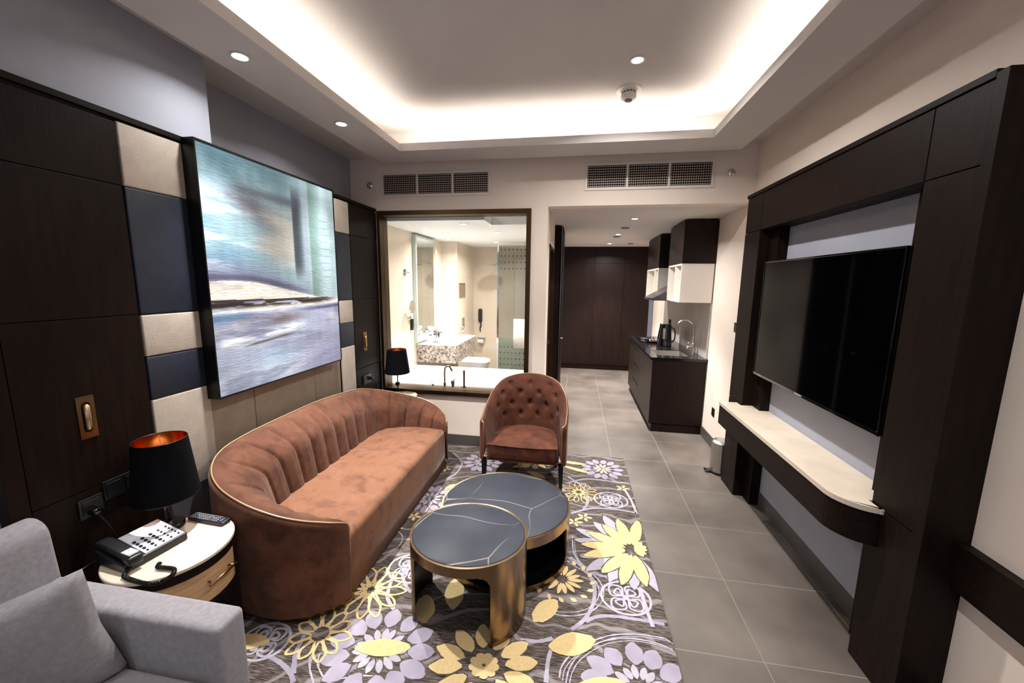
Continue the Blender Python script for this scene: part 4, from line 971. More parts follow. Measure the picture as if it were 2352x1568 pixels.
# remote
rm = thing('remote_control', 'black remote control with coloured buttons on the near side table beside the sofa', 'remote control', (-1.722, 1.475, TZ))
bm = BM(); prism(bm, rrect(0, 0, .105, .024, .01, 4), .001, .018); finish('remote_body', bm, mat('remote_black', (28, 30, 42), rough=.4), rm, bev=.004, seg=2)
cols = {'remote_grey': (150, 152, 158), 'remote_red': (200, 70, 60), 'remote_green': (60, 150, 110), 'remote_yellow': (200, 180, 90)}
cm_ = {k: mat(k, v, rough=.4) for k, v in cols.items()}
for i in range(13):
    for j in range(4):
        key = 'remote_grey'
        if i == 0 and j == 0: key = 'remote_red'
        if i == 0 and j == 3: key = 'remote_green'
        if i == 9: key = ('remote_red', 'remote_green', 'remote_yellow', 'remote_grey')[j]
        box('remote_button', -.092+i*.0125, -.085+i*.0125, -.0175+j*.0105, -.0125+j*.0105, .018, .0195, cm_[key], rm)
box('brand_strip', .078, .082, -.012, .012, .018, .0188, cm_['remote_grey'], rm)
rm.rotation_euler = (0, 0, math.radians(-3))

# ------------------------------------------------------------------ grey armchair with cushion, near left
def soft_box(name, x0, x1, y0, y1, z0, z1, m, par, bev, sub=0, seg=5):
    return box(name, x0, x1, y0, y1, z0, z1, m, par, bev=bev, seg=seg, smooth=True)
ga = thing('sofa_chair', 'light grey fabric armchair with square arms at the lower left corner', 'armchair', (-1.55, .55, FZ))
soft_box('arm', -1.98, -1.10, .925, 1.035, .05, .615, grey_fabric, ga, .022)
soft_box('arm', -1.98, -1.10, -.02, .09, .05, .615, grey_fabric, ga, .022)
soft_box('seat_base', -1.95, -1.115, .092, .923, .05, .30, grey_fabric, ga, .012)
bm = BM(); P = rrect(-1.50, .5075, .385, .413, .03, 5); cushion_block(bm, P, .302, .425, .025, .02, (-1.50, .5075)); finish('seat_cushion', bm, grey_fabric, ga, smooth=True)
bm = BM(); prof = [(-2.03, .05), (-2.035, .70)]
pr = [(-2.035, .10), (-2.035, .76)]+[(-1.965+.07*math.cos(math.radians(180-k*15)), .78+.07*math.sin(math.radians(180-k*15))) for k in range(0, 13)]+[(-1.87, .5), (-1.85, .10)]
prism(bm, pr, -.02, 1.03, 'y'); finish('backrest', bm, grey_fabric, ga, bev=.02, seg=4, smooth=True)
for x, y in ((-1.9, .05), (-1.16, .05), (-1.9, .98), (-1.16, .98)): box('foot', x-.02, x+.02, y-.02, y+.02, FZ, .05, black_m, ga)
rebase(ga)
# scatter cushion
bm = BM(); N = 22; S_ = .205
def pil(u, v, s_):
    e_ = max(0, (1-abs(u)**2.6)*(1-abs(v)**2.6))**.42
    # corners stay pointed, sides bow in
    x = u*S_*(1-.07*(1-abs(v))*abs(u)); y = v*S_*(1-.07*(1-abs(u))*abs(v))
    return Vector((x, y, s_*.075*e_))
vg = {}
for s_ in (1, -1):
    for i in range(N+1):
        for j in range(N+1):
            edge = i in (0, N) or j in (0, N); k = (i, j, 0 if edge else s_)
            if k not in vg: vg[k] = bm.verts.new(pil(2*i/N-1, 2*j/N-1, s_))
    for i in range(N):
        for j in range(N):
            q = [vg[(a, b_, 0 if (a in (0, N) or b_ in (0, N)) else s_)] for a, b_ in ((i, j), (i+1, j), (i+1, j+1), (i, j+1))]
            bm.faces.new(q)
cu = finish('scatter_cushion', bm, noisy('grey_cushion_weave', (124, 120, 122), (134, 130, 132), scale=60, det=4, bump=.35, bscale=420, rough=.95), smooth=True)
tag(cu, 'light grey square scatter cushion leaning in the grey armchair', 'cushion')
Tp, T2, Bp = Vector((-1.50, .865, .83)), Vector((-1.665, .70, .79)), Vector((-1.475, .89, .47))
e1 = (T2-Tp).normalized(); e2 = (Bp-Tp); e2 = (e2-e1*e2.dot(e1)).normalized(); e3 = e1.cross(e2)
m4 = Matrix((e1, e2, e3)).transposed().to_4x4(); m4.translation = Tp+(e1+e2)*S_; cu.matrix_world = m4

# ------------------------------------------------------------------ pedal bin
pb = thing('pedal_bin', 'small stainless steel pedal bin at the foot of the right wall beside the media wall', 'bin', (1.385, 3.70, 0))
bm = BM(); lathe(bm, [(.084, .02), (.084, .285)], n=40); finish('bin_body', bm, steel, pb, smooth=True, autosm=True)
bm = BM(); lathe(bm, [(.086, .001), (.086, .022)], n=40); finish('bin_base', bm, black_plastic, pb, smooth=True, autosm=True)
bm = BM(); lathe(bm, [(.087, .286), (.087, .300), (.07, .316), (.03, .322)], n=40); finish('bin_lid', bm, steel, pb, smooth=True, autosm=True)
bm = BM(); bx(bm, -.125, -.07, -.03, .03, .012, .02); tube(bm, [(-.12, 0, .016), (-.135, 0, .03)], .01, 8); finish('pedal', bm, black_plastic, pb, bev=.002)

# ------------------------------------------------------------------ PASSAGE: wardrobe, pilaster, kitchen
wd = thing('wardrobe', 'full height dark brown wardrobe closing the end of the kitchen passage', 'wardrobe', (.5, 8.1, 0))
box('carcass', -.29, 1.41, 7.99, 8.26, 0, 2.45, wenge_red, wd)
for a, b_ in ((-.29, .327), (.327, .91), (.91, 1.41)):
    box('door', a+.002, b_-.002, 7.967, 7.988, .10, 2.13, wenge_red, wd, bev=.001); box('top_door', a+.002, b_-.002, 7.967, 7.988, 2.134, 2.45, wenge_red, wd, bev=.001)
    bm = BM(); bx(bm, a+.03, b_-.03, 7.963, 7.967, .13, .16); bx(bm, a+.03, b_-.03, 7.963, 7.967, 2.07, 2.10); bx(bm, a+.03, a+.05, 7.963, 7.967, .16, 2.07); bx(bm, b_-.05, b_-.03, 7.963, 7.967, .16, 2.07); finish('moulding', bm, wenge_red, wd)
box('plinth', -.29, 1.41, 7.975, 7.99, 0, .098, wenge, wd)
rebase(wd)
pc = thing('passage_cupboard', 'narrow full height dark cupboard projecting on the left side of the kitchen passage', 'cupboard', (-.25, 5.3, 0))
box('carcass', -.293, -.205, 5.04, 5.62, 0, 2.44, wenge, pc); box('door', -.204, -.188, 5.045, 5.615, .05, 2.43, wenge, pc, bev=.001)
box('edge_strip', -.206, -.198, 5.03, 5.04, 0, 2.44, mat('steel_edge', (150, 145, 140), rough=.3, metal=1), pc)
bm = BM(); lathe(bm, [(.008, 0), (.008, .02), (.013, .02), (.013, .03)], (-.188, 5.12, 1.02), 14, 'x'); finish('knob', bm, chrome, pc)
rebase(pc)
# base unit
KX, KX2, KY0, KY1 = .885, .905, 4.65, 6.56
kb = thing('kitchen_base_unit', 'dark brown kitchen base unit with drawers along the right wall of the passage', 'kitchen cabinet', (1.2, 5.6, 0))
box('carcass', KX2+.02, XR-.002, KY0+.02, KY1, .09, .74, wenge_red, kb)
box('side_panel', KX2, XR-.014, KY0, KY0+.019, .10, .868, wenge_red, kb, bev=.001)
box('plinth', KX2+.03, XR-.014, KY0+.006, KY1, 0, .088, wenge_red, kb)
ys = [4.672, 5.12, 5.57, 6.08, KY1]
for i, (a, b_) in enumerate(zip(ys, ys[1:])):
    if i == 2:
        for z0, z1 in ((.10, .31), (.325, .55), (.565, .865)):
            box('drawer', KX2, KX2+.019, a+.002, b_-.002, z0, z1, wenge_red, kb, bev=.001)
    else: box('door', KX2, KX2+.019, a+.002, b_-.002, .10, .865, wenge_red, kb, bev=.001)
rebase(kb)
wt = thing('worktop', 'glossy black stone worktop with sink opening on the kitchen unit', 'worktop', (1.2, 5.6, .87))
bm = BM(); SX0, SX1, SY0, SY1 = .99, 1.34, 4.80, 5.18
bx(bm, KX, SX0, 4.635, KY1+.02, .87, .90); bx(bm, SX1, XR-.001, 4.635, KY1+.02, .87, .90); bx(bm, SX0, SX1, 4.635, SY0, .87, .90); bx(bm, SX0, SX1, SY1, KY1+.02, .87, .90)
finish('slab', bm, stone_counter, wt); rebase(wt)
sk = thing('sink', 'stainless steel sink bowl set in the black worktop', 'sink', ((SX0+SX1)/2, (SY0+SY1)/2, .76))
bm = BM(); o1 = rrect(0, 0, .174, .189, .04, 6); o2 = rrect(0, 0, .15, .165, .04, 6); n = len(o1)
rg = [[bm.verts.new((x, y, z)) for x, y in P] for P, z in ((o1, .135), (o1, .02), (o2, 0), (o2, -.004), ([(x*1.01, y*1.01) for x, y in o1], .02), ([(x*1.01, y*1.01) for x, y in o1], .135))]
rg = [rg[5], rg[4], rg[3]] and [[bm.verts.new((x, y, z)) for x, y in P] for P, z in ((o1, .139), (o1, .03), (o2, .005))]
for a, b_ in zip(rg, rg[1:]):
    for i in range(n): bm.faces.new((a[i], a[(i+1) % n], b_[(i+1) % n], b_[i]))
bm.faces.new(rg[-1]); 
for v_ in [v_ for v_ in bm.verts if not v_.link_faces]: bm.verts.remove(v_)
finish('bowl', bm, steel, sk, smooth=True, autosm=True)
bm = BM(); lathe(bm, [(.025, .0055), (.022, .008)], n=20); finish('drain', bm, chrome, sk)
fc = thing('kitchen_faucet', 'tall gooseneck brushed steel kitchen tap behind the sink', 'tap', (1.425, 4.97, .90))
bm = BM(); lathe(bm, [(.026, 0), (.026, .008), (.02, .01), (.02, .13), (.014, .14)], n=24); finish('tap_body', bm, steel, fc, smooth=True, autosm=True)
bm = BM(); pts = [(0, 0, .13), (0, 0, .30)]+[(-.105+.105*math.cos(math.radians(a)), 0, .31+.105*math.sin(math.radians(a))) for a in range(0, 151, 10)]
tube(bm, pts, .011, 12); finish('spout', bm, steel, fc, smooth=True)
bm = BM(); tube(bm, [(-.015, 0, .085), (-.075, -.012, .085)], .016, 14); tube(bm, [(-.058, -.01, .095), (-.058, -.01, .15)], .003, 8); finish('lever', bm, steel, fc, smooth=True)
tag(box('splashback', 1.490, XR-.0015, 4.66, 6.98, .901, 1.535, splash_m), 'plain grey splashback panel behind the kitchen tap', 'splashback')
hb = thing('cooktop', 'black glass hob set on the far part of the worktop', 'hob', (1.15, 6.12, .9005))
box('hob_glass', -.2, .2, -.26, .26, 0, .006, black_gloss, hb, bev=.001)
bm = BM()
for x, y, r_ in ((-.09, -.12, .075), (.09, .12, .075), (-.09, .13, .055), (.1, -.12, .055)):
    tube(bm, [(x+r_*math.cos(2*PI*k/40), y+r_*math.sin(2*PI*k/40), .0062) for k in range(40)], .0008, 4, closed=True)
finish('zone_ring', bm, mk, hb)
kt = thing('coffee_machine', 'tall glossy black coffee machine on the worktop beside the sink', 'coffee machine', (1.225, 5.62, .9005))
bm = BM(); lo = rrect(0, 0, .092, .08, .03, 6); hi = rrect(.01, 0, .066, .06, .025, 6)
A = [bm.verts.new((x, y, 0)) for x, y in lo]; B = [bm.verts.new((x, y, .30)) for x, y in hi]; n = len(A)
for i in range(n): bm.faces.new((A[i], A[(i+1) % n], B[(i+1) % n], B[i]))
bm.faces.new(A[::-1]); bm.faces.new(B); finish('machine_body', bm, black_gloss, kt, bev=.004, smooth=True, autosm=True)
bm = BM(); tube(bm, catmull([(.075, -.02, .26), (.125, -.04, .22), (.125, -.05, .09), (.085, -.03, .05)], 6), .009, 8); finish('machine_handle', bm, black_plastic, kt, smooth=True)
bm = BM(); bx(bm, -.035, -.005, -.0790, -.0745, .10, .245); finish('front_panel', bm, steel, kt)
ty = thing('serving_tray', 'small black tray of cups and sachets on the worktop beyond the coffee machine', 'tray', (1.12, 5.86, .907))
bm = BM(); prism(bm, rrect(0, 0, .10, .075, .02, 4), 0, .008); finish('tray_base', bm, black_gloss, ty)
bm = BM(); prism(bm, rrect(0, 0, .10, .075, .02, 4), .008, .02)
for f in [f for f in bm.faces if len(f.verts) > 4]: bm.faces.remove(f)
finish('tray_rim', bm, black_gloss, ty)
rebase_t = None
for x, y in ((-.055, -.02), (.0, .03)):
    c_ = thing('cup', 'small black cup upside down on the serving tray, ' + ('nearest the passage' if x < -.02 else 'behind the other cup'), 'cup', (1.12+x, 5.86+y, .916), 'cups on the kitchen tray')
    bm = BM(); lathe(bm, [(.03, 0), (.034, .012), (.028, .05), (.018, .058)], n=20); finish('cup_body', bm, black_gloss, c_, smooth=True)
    bm = BM(); tube(bm, [(.03, 0, .045), (.048, 0, .04), (.048, 0, .02), (.032, 0, .012)], .004, 6); finish('cup_handle', bm, black_gloss, c_)
for k in range(5):
    p = tag(box('tea_sachet', -.03, .03, -.003, .003, 0, .045, mat('sachet_%s' % 'abcde'[k], ((214, 176, 168), (178, 96, 84), (222, 196, 184), (196, 130, 120), (230, 214, 204))[k], rough=.6)), ('pale pink', 'red', 'cream', 'rose', 'white')[k]+' tea sachet standing on the kitchen tray', 'sachet', 'tea sachets on the kitchen tray')
    p.location = (1.09+k*.02, 5.80+k*.002, .916); p.rotation_euler = (.25, 0, .25)
# wall cupboards, shelves and hood
def wallcup(y0, y1, label):
    t = thing('wall_cupboard', label, 'kitchen cabinet', (1.33, (y0+y1)/2, 1.975), 'upper kitchen cupboards')
    box('carcass', 1.17, XR-.002, y0, y1, 1.975, 2.44, wenge_red, t); box('door', 1.15, 1.168, y0+.001, y1-.001, 1.977, 2.438, wenge_red, t, bev=.001); rebase(t)
wallcup(4.66, 5.31, 'dark upper kitchen cupboard nearest the lounge'); wallcup(5.93, 6.84, 'dark upper kitchen cupboard beyond the extractor hood')
tag(box('hood_housing', 1.30, XR-.002, 5.312, 5.928, 1.80, 2.44, black_m), 'recessed black chimney housing between the two upper kitchen cupboards', 'hood housing')
def openshelf(y0, y1, divs, label):
    t = thing('open_shelf_unit', label, 'shelf', (1.33, (y0+y1)/2, 1.54), 'white open kitchen shelves'); s_ = .018
    bm = BM(); bx(bm, 1.15, XR-.015, y0, y1, 1.54, 1.54+s_); bx(bm, 1.15, XR-.015, y0, y1, 1.972-s_, 1.972)
    bx(bm, 1.15, XR-.015, y0, y0+s_, 1.558, 1.954); bx(bm, 1.15, XR-.015, y1-s_, y1, 1.558, 1.954); bx(bm, XR-.03, XR-.016, y0+s_, y1-s_, 1.558, 1.954)
    finish('shelf_box', bm, white_lam, t)
    for d in divs: box('divider', 1.152, XR-.031, d-.009, d+.009, 1.559, 1.953, white_lam, t)
    rebase(t)
openshelf(4.66, 5.30, [4.95], 'white open shelf unit with one divider, nearest the lounge'); openshelf(5.93, 6.84, [6.2], 'white open shelf unit beyond the extractor hood')
eh = thing('extractor_hood', 'slanted dark steel extractor hood between the white shelf units', 'extractor hood', (1.33, 5.62, 1.53))
bm = BM(); prism(bm, [(.98, 1.53), (1.488, 1.53), (1.488, 1.79), (1.40, 1.79), (.98, 1.56)], 5.312, 5.918, 'y'); finish('hood_body', bm, mat('dark_steel', (84, 80, 80), rough=.3, metal=.8), eh)
bm = BM(); bx(bm, 1.03, 1.06, 5.55, 5.58, 1.526, 1.5295); finish('hood_lamp', bm, mat('hood_lamp_on', (255, 250, 240), emit=(1, .95, .85), es=6), eh)
rebase(eh)
for (x, y), l in zip(((.588, 5.33), (.571, 6.28), (.915, 7.34)), ('between the first two downlights', 'beyond the middle downlight', 'right of the furthest downlight')):
    bm = BM(); lathe(bm, [(.055, 0), (.055, -.008), (.035, -.014), (.03, -.004)], n=28, closed=True); lathe(bm, [(.028, -.002), (.028, -.012), (.01, -.014)], n=20)
    o = finish('ceiling_vent', bm, MATS['grey_plastic'], smooth=True, autosm=True); o.location = (x, y, 2.456)
    tag(o, 'small round grey ceiling vent in the kitchen passage, ' + l, 'ceiling vent', 'round vents of the passage')

# ------------------------------------------------------------------ BATHROOM
bt = thing('bathtub', 'white built-in bathtub right behind the bathroom window', 'bathtub', (-1.25, 4.4, 0))
bm = BM(); TX0, TX1, TY0_, TY1_ = BX0+.002, BX1-.002, YB+.145, 4.86; zr = .545
bm2 = bm
oo = [(TX0, TY0_), (TX1, TY0_), (TX1, TY1_), (TX0, TY1_)]
N_ = 9
def rr_(cx, cy, hx, hy, r): return rrect(cx, cy, hx, hy, r, N_)
ccx, ccy = -1.24, 4.50
levels = [(rr_(ccx, ccy, .78, .30, .14), zr+.03), (rr_(ccx, ccy, .765, .285, .13), zr+.02), (rr_(ccx, ccy, .70, .25, .12), .3), (rr_(ccx, ccy, .62, .19, .1), .14)]
rings = [[bm.verts.new((x, y, z)) for x, y in P] for P, z in levels]
for a, b_ in zip(rings, rings[1:]):
    for i in range(len(a)): bm.faces.new((a[i], a[(i+1) % len(a)], b_[(i+1) % len(a)], b_[i]))
bm.faces.new(rings[-1])
# deck around the basin
out = []
for x, y in levels[0][0]:
    ux, uy = x-ccx, y-ccy; s1 = ((TX1-ccx) if ux > 0 else (ccx-TX0))/max(abs(ux), 1e-6); s2 = ((TY1_-ccy) if uy > 0 else (ccy-TY0_))/max(abs(uy), 1e-6); s_ = min(s1, s2)
    out.append(bm.verts.new((ccx+ux*s_, ccy+uy*s_, zr+.03)))
n = len(out)
for i in range(n): bm.faces.new((out[i], out[(i+1) % n], rings[0][(i+1) % n], rings[0][i]))
lo = [bm.verts.new((v_.co.x, v_.co.y, .001)) for v_ in out]
for i in range(n): bm.faces.new((lo[i], lo[(i+1) % n], out[(i+1) % n], out[i]))
finish('tub', bm, ceramic, bt, smooth=True, autosm=True)
box('tub_upstand', TX0, TX1, 4.80, 4.858, zr+.031, .625, ceramic, bt, bev=.008, seg=3)
rebase(bt)
zd = zr+.03
bf = thing('bath_spout', 'curved chrome bath spout standing on the tub edge at the window', 'tap', (-1.42, 4.06, zd))
bm = BM(); lathe(bm, [(.02, 0), (.02, .05), (.012, .055)], n=20); finish('spout_base', bm, chrome, bf, smooth=True, autosm=True)
bm = BM(); tube(bm, catmull([(0, 0, .05), (-.002, 0, .15), (.01, .0, .215), (.045, .02, .225), (.07, .04, .17)], 8), [.013]*33, 12); finish('spout', bm, chrome, bf, smooth=True)
o = thing('bath_mixer', 'short chrome lever mixer on the tub edge beside the spout', 'tap', (-1.325, 4.06, zd))
bm = BM(); lathe(bm, [(.022, 0), (.022, .03), (.026, .032), (.026, .07), (.02, .075)], n=20); finish('mixer_body', bm, chrome, o, smooth=True, autosm=True)
bm = BM(); tube(bm, [(.0, 0, .07), (.05, .0, .11)], .004, 8); finish('mixer_lever', bm, chrome, o)
o = thing('hand_shower', 'upright chrome hand shower wand on the tub edge right of the mixer', 'hand shower', (-1.20, 4.07, zd))
bm = BM(); lathe(bm, [(.026, -.001), (.026, .006), (.012, .008), (.012, .02), (.014, .18), (.012, .19)], n=16); finish('wand', bm, mat('dark_chrome', (120, 112, 116), rough=.15, metal=1), o, smooth=True, autosm=True)
o = thing('bath_drain_knob', 'low chrome knob on the tub edge left of the spout', 'tap', (-1.56, 4.06, zd))
bm = BM(); lathe(bm, [(.018, 0), (.018, .02), (.01, .025)], n=16); finish('knob_body', bm, chrome, o, smooth=True, autosm=True)
bm = BM(); tube(bm, [(0, 0, .03), (-.03, 0, .04)], .004, 6); finish('knob_pin', bm, chrome, o)
# vanity
va = thing('vanity', 'floating vanity block clad in mottled brown granite with white basin top', 'vanity', (-1.83, 5.4, .65))
box('granite_block', BX0+.001, -1.565, 4.93, 5.97, .645, .885, granite_m, va, bev=.002)
box('basin_top', BX0+.001, -1.567, 4.932, 5.968, .8855, .900, ceramic, va, bev=.003)
bm = BM(); prism(bm, rrect(-1.80, 5.45, .17, .26, .05, 6), .9002, .9012); finish('basin_recess', bm, mat('basin_white', (226, 228, 232), rough=.2), va)
rebase(va)
def btap(y, label):
    t = thing('basin_faucet', label, 'tap', (-2.02, y, .901))
    bm = BM(); lathe(bm, [(.022, 0), (.022, .12), (.018, .13)], n=18); finish('tap_body', bm, chrome, t, smooth=True, autosm=True)
    bm = BM(); bx(bm, 0, .13, -.012, .012, .09, .11); finish('spout', bm, chrome, t, bev=.003)
    bm = BM(); bx(bm, -.01, .07, -.008, .008, .14, .148); finish('lever', bm, chrome, t)
btap(5.42, 'chrome basin tap on the bathroom vanity before the mirror')
fl = thing('flower_vase', 'white flowers in a small white vase at the near end of the vanity', 'flowers', (-1.98, 5.10, .901))
bm = BM(); lathe(bm, [(.035, 0), (.045, .03), (.042, .07), (.03, .09)], n=20); finish('vase', bm, ceramic, fl, smooth=True)
petal = mat('white_petal', (242, 242, 240), rough=.7)
for k in range(16):
    a = rnd.uniform(0, 2*PI); rr = rnd.uniform(0, .05); bm = BM()
    cxp, cyp, czp = rr*math.cos(a), rr*math.sin(a), .11+rnd.uniform(0, .11)
    for q in range(5):
        b_ = 2*PI*q/5; ctr_ = Vector((cxp+.014*math.cos(b_), cyp+.014*math.sin(b_), czp))
        bmesh.ops.create_uvsphere(bm, u_segments=8, v_segments=5, radius=.014, matrix=Matrix.Translation(ctr_) @ Matrix.Diagonal((1, 1, .6, 1)))
    finish('bloom', bm, petal, fl, smooth=True)
bm = BM(); 
for k in range(6): tube(bm, [(0, 0, .08), (.03*math.cos(k), .03*math.sin(k), .16)], .002, 5)
finish('stem', bm, mat('green_stem', (90, 120, 80), rough=.6), fl)
o = tag(box('soap_dish', -1.955, -1.875, 5.09, 5.13, .901, .918, mat('blue_dish', (84, 96, 130), rough=.3), bev=.004), 'small blue soap dish on the vanity beside the flowers', 'soap dish')
for y, l in ((5.56, 'glass tumbler on the vanity behind the basin tap'),):
    o = thing('tumbler', l, 'glass', (-2.05, y, .901)); bm = BM(); lathe(bm, [(.028, 0), (.033, .09), (.031, .09), (.026, .004)], n=20); finish('tumbler_body', bm, glass_m, o, smooth=True)
mi_ = thing('bathroom_mirror', 'tall wall mirror with pale green glass edge above the vanity', 'mirror', (BX0, 5.2, 1.6))
box('mirror_body', BX0+.001, BX0+.05, 4.86, 5.60, .925, 2.33, mat('green_edge', (186, 200, 192), rough=.15), mi_); box('mirror_face', BX0+.0505, BX0+.053, 4.885, 5.575, .95, 2.305, mirror_m, mi_); rebase(mi_)
mg = thing('shaving_mirror', 'round magnifying mirror on a chrome arm left of the vanity', 'mirror', (BX0, 4.66, 1.41))
bm = BM(); lathe(bm, [(.085, .060), (.09, .064), (.09, .074), (.085, .078)], n=36, axis='x'); finish('mirror_rim', bm, chrome, mg, smooth=True, autosm=True)
bm = BM(); lathe(bm, [(.082, .0785), (.08, .0795)], n=36, axis='x'); finish('mirror_face', bm, mirror_m, mg)
bm = BM(); tube(bm, [(.065, 0, -.08), (.06, .03, -.14), (.02, .06, -.14)], .008, 8); lathe(bm, [(.03, 0), (.03, .02)], (0, .06, -.14), 20, 'x'); finish('arm', bm, chrome, mg, smooth=True, autosm=True)
rb = thing('robe_hook', 'round chrome robe hook high on the bathroom left wall', 'hook', (BX0, 4.61, 1.845))
bm = BM(); lathe(bm, [(.045, 0), (.045, .008), (.02, .014)], n=28, axis='x'); finish('rosette', bm, chrome, rb, smooth=True, autosm=True)
bm = BM(); tube(bm, [(.01, 0, 0), (.05, 0, 0)], .008, 8); bmesh.ops.create_uvsphere(bm, u_segments=10, v_segments=6, radius=.016, matrix=Matrix.Translation((.055, 0, 0))); finish('peg', bm, chrome, rb, smooth=True)
sd = thing('hair_dryer_holder', 'slim black holder hanging under the shaving mirror', 'hair dryer', (BX0, 4.76, 1.18)); bm = BM(); bx(bm, 0, .035, -.02, .02, -.075, .075); finish('holder_body', bm, black_plastic, sd, bev=.006); bm = BM(); bx(bm, .0351, .037, -.012, .012, -.06, .06); finish('holder_front', bm, black_gloss, sd)
# toilet on the duct wall
to = thing('toilet', 'white wall hung toilet beyond the vanity', 'toilet', (-1.87, 6.42, .38))
bm = BM(); 
def tring(L, W_2, z, x0=0):
    P = []
    for k in range(33):
        a = -PI/2+PI*k/32; P.append((x0+L-W_2+W_2*math.cos(a)*1.0, W_2*math.sin(a)))
    P += [(0, W_2), (0, -W_2)]; return [bm.verts.new((x, y, z)) for x, y in P]
lv = [tring(.30, .10, -.24), tring(.38, .14, -.16), tring(.43, .165, -.04), tring(.44, .17, 0)]
for a, b_ in zip(lv, lv[1:]):
    for i in range(len(a)): bm.faces.new((a[i], a[(i+1) % len(a)], b_[(i+1) % len(a)], b_[i]))
bm.faces.new(lv[0][::-1]); bm.faces.new(lv[-1]); finish('bowl', bm, ceramic, to, smooth=True, autosm=True)
bm = BM(); lv = [tring(.445, .172, .004), tring(.445, .172, .03), tring(.435, .165, .042)]
for a, b_ in zip(lv, lv[1:]):
    for i in range(len(a)): bm.faces.new((a[i], a[(i+1) % len(a)], b_[(i+1) % len(a)], b_[i]))
bm.faces.new(lv[0][::-1]); bm.faces.new(lv[-1]); finish('lid', bm, ceramic, to, smooth=True, autosm=True)
tp_ = thing('paper_holder', 'chrome toilet paper holder with white roll above the toilet', 'paper holder', (-1.72, BY1, .66))
bm = BM(); lathe(bm, [(.05, -.05), (.05, .05)], (0, -.055, 0), 24, 'x'); finish('paper_roll', bm, towel_m, tp_, smooth=True, autosm=True)
bm = BM(); bx(bm, -.07, .07, -.11, 0, .054, .062); finish('cover', bm, steel, tp_)
hd = thing('wall_telephone', 'black telephone handset hanging on the back wall of the bathroom', 'telephone', (-1.74, BY1, 1.13))
bm = BM(); prism(bm, rrect(0, .0, .035, .125, .034, 6), -.045, -.002, 'y'); finish('handset', bm, black_plastic, hd, bev=.006, smooth=True, autosm=True)
bm = BM(); tube(bm, catmull([(0, -.02, -.12), (.012, -.02, -.18), (-.006, -.02, -.24), (0, -.01, -.30)], 6), [.012]*6+[.014]*6+[.01]*7, 8); finish('cord', bm, black_plastic, hd, smooth=True)
o = thing('wall_niche', 'small square recessed tile niche on the duct wall', 'niche', (-1.87, 6.08, 1.6)); bm = BM(); bx(bm, 0, .002, -.16, .16, -.11, .11); finish('niche_back', bm, mat('niche_brown', (132, 112, 88), rough=.4), o)
bm = BM(); bx(bm, 0, .006, -.17, -.16, -.12, .12); bx(bm, 0, .006, .16, .17, -.12, .12); bx(bm, 0, .006, -.16, .16, .11, .12); bx(bm, 0, .006, -.16, .16, -.12, -.11); finish('niche_edge', bm, steel, o); o.location.y = 6.25
plate('flush_plate', 'grey rectangular flush plate on the duct wall above the toilet', 'flush plate', (-1.87, 6.30, 1.05), .14, .19, 'x+', steel, rock=2)
bs = thing('bidet_spray', 'chrome bidet spray hooked on the duct wall beyond the vanity', 'bidet spray', (-1.87, 6.12, .98))
bm = BM(); tube(bm, catmull([(0, 0, .03), (.04, 0, .035), (.07, .0, .01), (.06, 0, -.08)], 6), .01, 8); finish('spray_head', bm, chrome, bs, smooth=True)
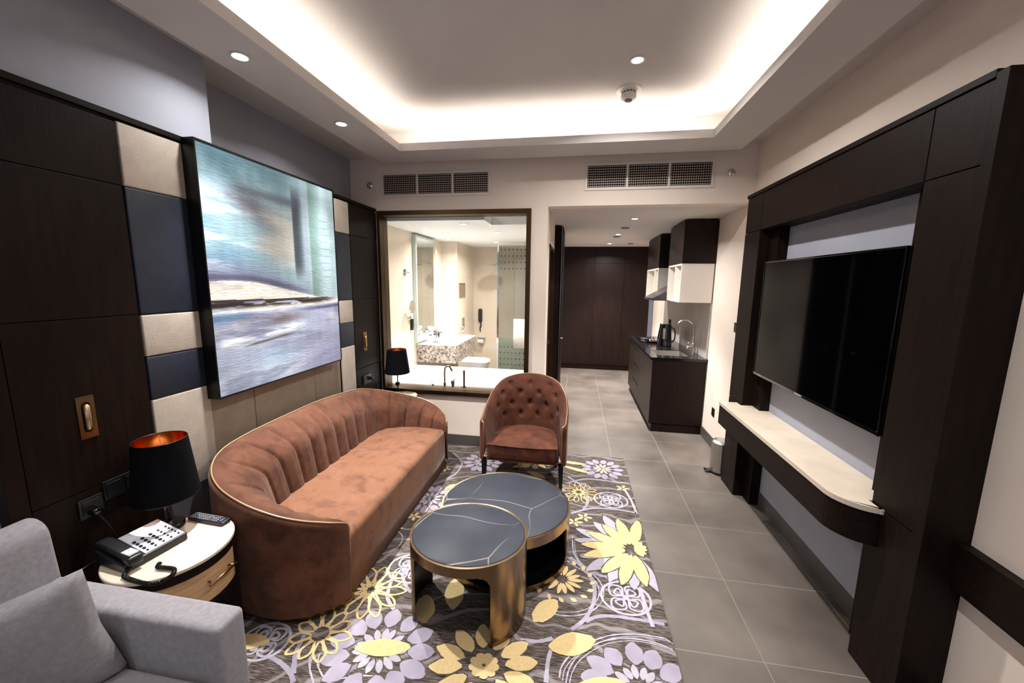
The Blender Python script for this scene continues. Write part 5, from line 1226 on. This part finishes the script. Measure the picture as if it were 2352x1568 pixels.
# shower screen
sc = thing('shower_screen', 'tall green tinted glass shower screen with rows of dots', 'shower screen', (-.83, 6.0, 0))
box('glass_panel', -1.20, BX1-.002, 6.0, 6.01, .02, 2.30, glass_green, sc)
box('screen_post', -1.225, -1.20, 5.99, 6.02, 0, 2.31, chrome, sc)
frost = mat('frosted_band', (150, 176, 170), rough=.6); dots = mat('dot_print', (40, 62, 58), rough=.6)
bm = BM()
for row in range(4):
    for c_ in range(12):
        x = -1.165+c_*.062
        for zc in (.44, 1.95): lathe(bm, [(.012, 0), (.012, .0012)], (x, 5.9970, zc+row*.095), 10, 'y')
finish('dot_pattern', bm, dots, sc)
tm = glass('frosted_glass_band', (.78, .86, .84, 1), rough=.4)
box('frosted_band', -1.198, BX1-.003, 5.9985, 5.9995, .02, .86, tm, sc)
bm = BM(); tube(bm, [(-1.0, 5.95, 1.16), (-.60, 5.95, 1.16)], .008, 8); tube(bm, [(-1.0, 5.95, 1.16), (-1.0, 5.998, 1.16)], .006, 6); tube(bm, [(-.62, 5.95, 1.16), (-.62, 5.998, 1.16)], .006, 6); finish('towel_rail', bm, chrome, sc)
rebase(sc)
bm = BM(); prof = [(-.93, 5.935), (-.66, 5.935), (-.66, 5.968), (-.93, 5.968)]
NX = 14
g1 = []
for i in range(NX+1):
    x = -.95+.30*i/NX; wv_ = .004*math.sin(i*1.3); row = []
    for yy, zz in ((5.936+wv_, .72), (5.934+wv_, .95), (5.938, 1.15), (5.95, 1.172), (5.962, 1.15), (5.968+wv_, .95), (5.970+wv_, .80), (5.975+wv_, .80), (5.973+wv_, .95), (5.968, 1.155), (5.95, 1.179), (5.932, 1.155), (5.928+wv_, .95), (5.930+wv_, .72)):
        row.append(bm.verts.new((x, yy, zz)))
    g1.append(row)
for a, b_ in zip(g1, g1[1:]):
    for i in range(len(a)): bm.faces.new((a[i], a[(i+1) % len(a)], b_[(i+1) % len(a)], b_[i]))
bm.faces.new(g1[0]); bm.faces.new(g1[-1][::-1])
tag(finish('bath_towel', bm, towel_m, smooth=True), 'white bath towel hanging on the rail of the shower screen', 'towel')
# rain shower
rs = thing('rain_shower', 'flat round shower head on an arm from the back wall', 'shower head', (-1.42, 6.6, 2.02))
bm = BM(); lathe(bm, [(.12, 0), (.12, .008), (.02, .014)], n=36); finish('shower_plate', bm, chrome, rs, smooth=True, autosm=True)
bm = BM(); tube(bm, [(0, 0, .01), (0, .02, .05), (0, .40, .05)], .01, 8); finish('shower_arm', bm, chrome, rs)
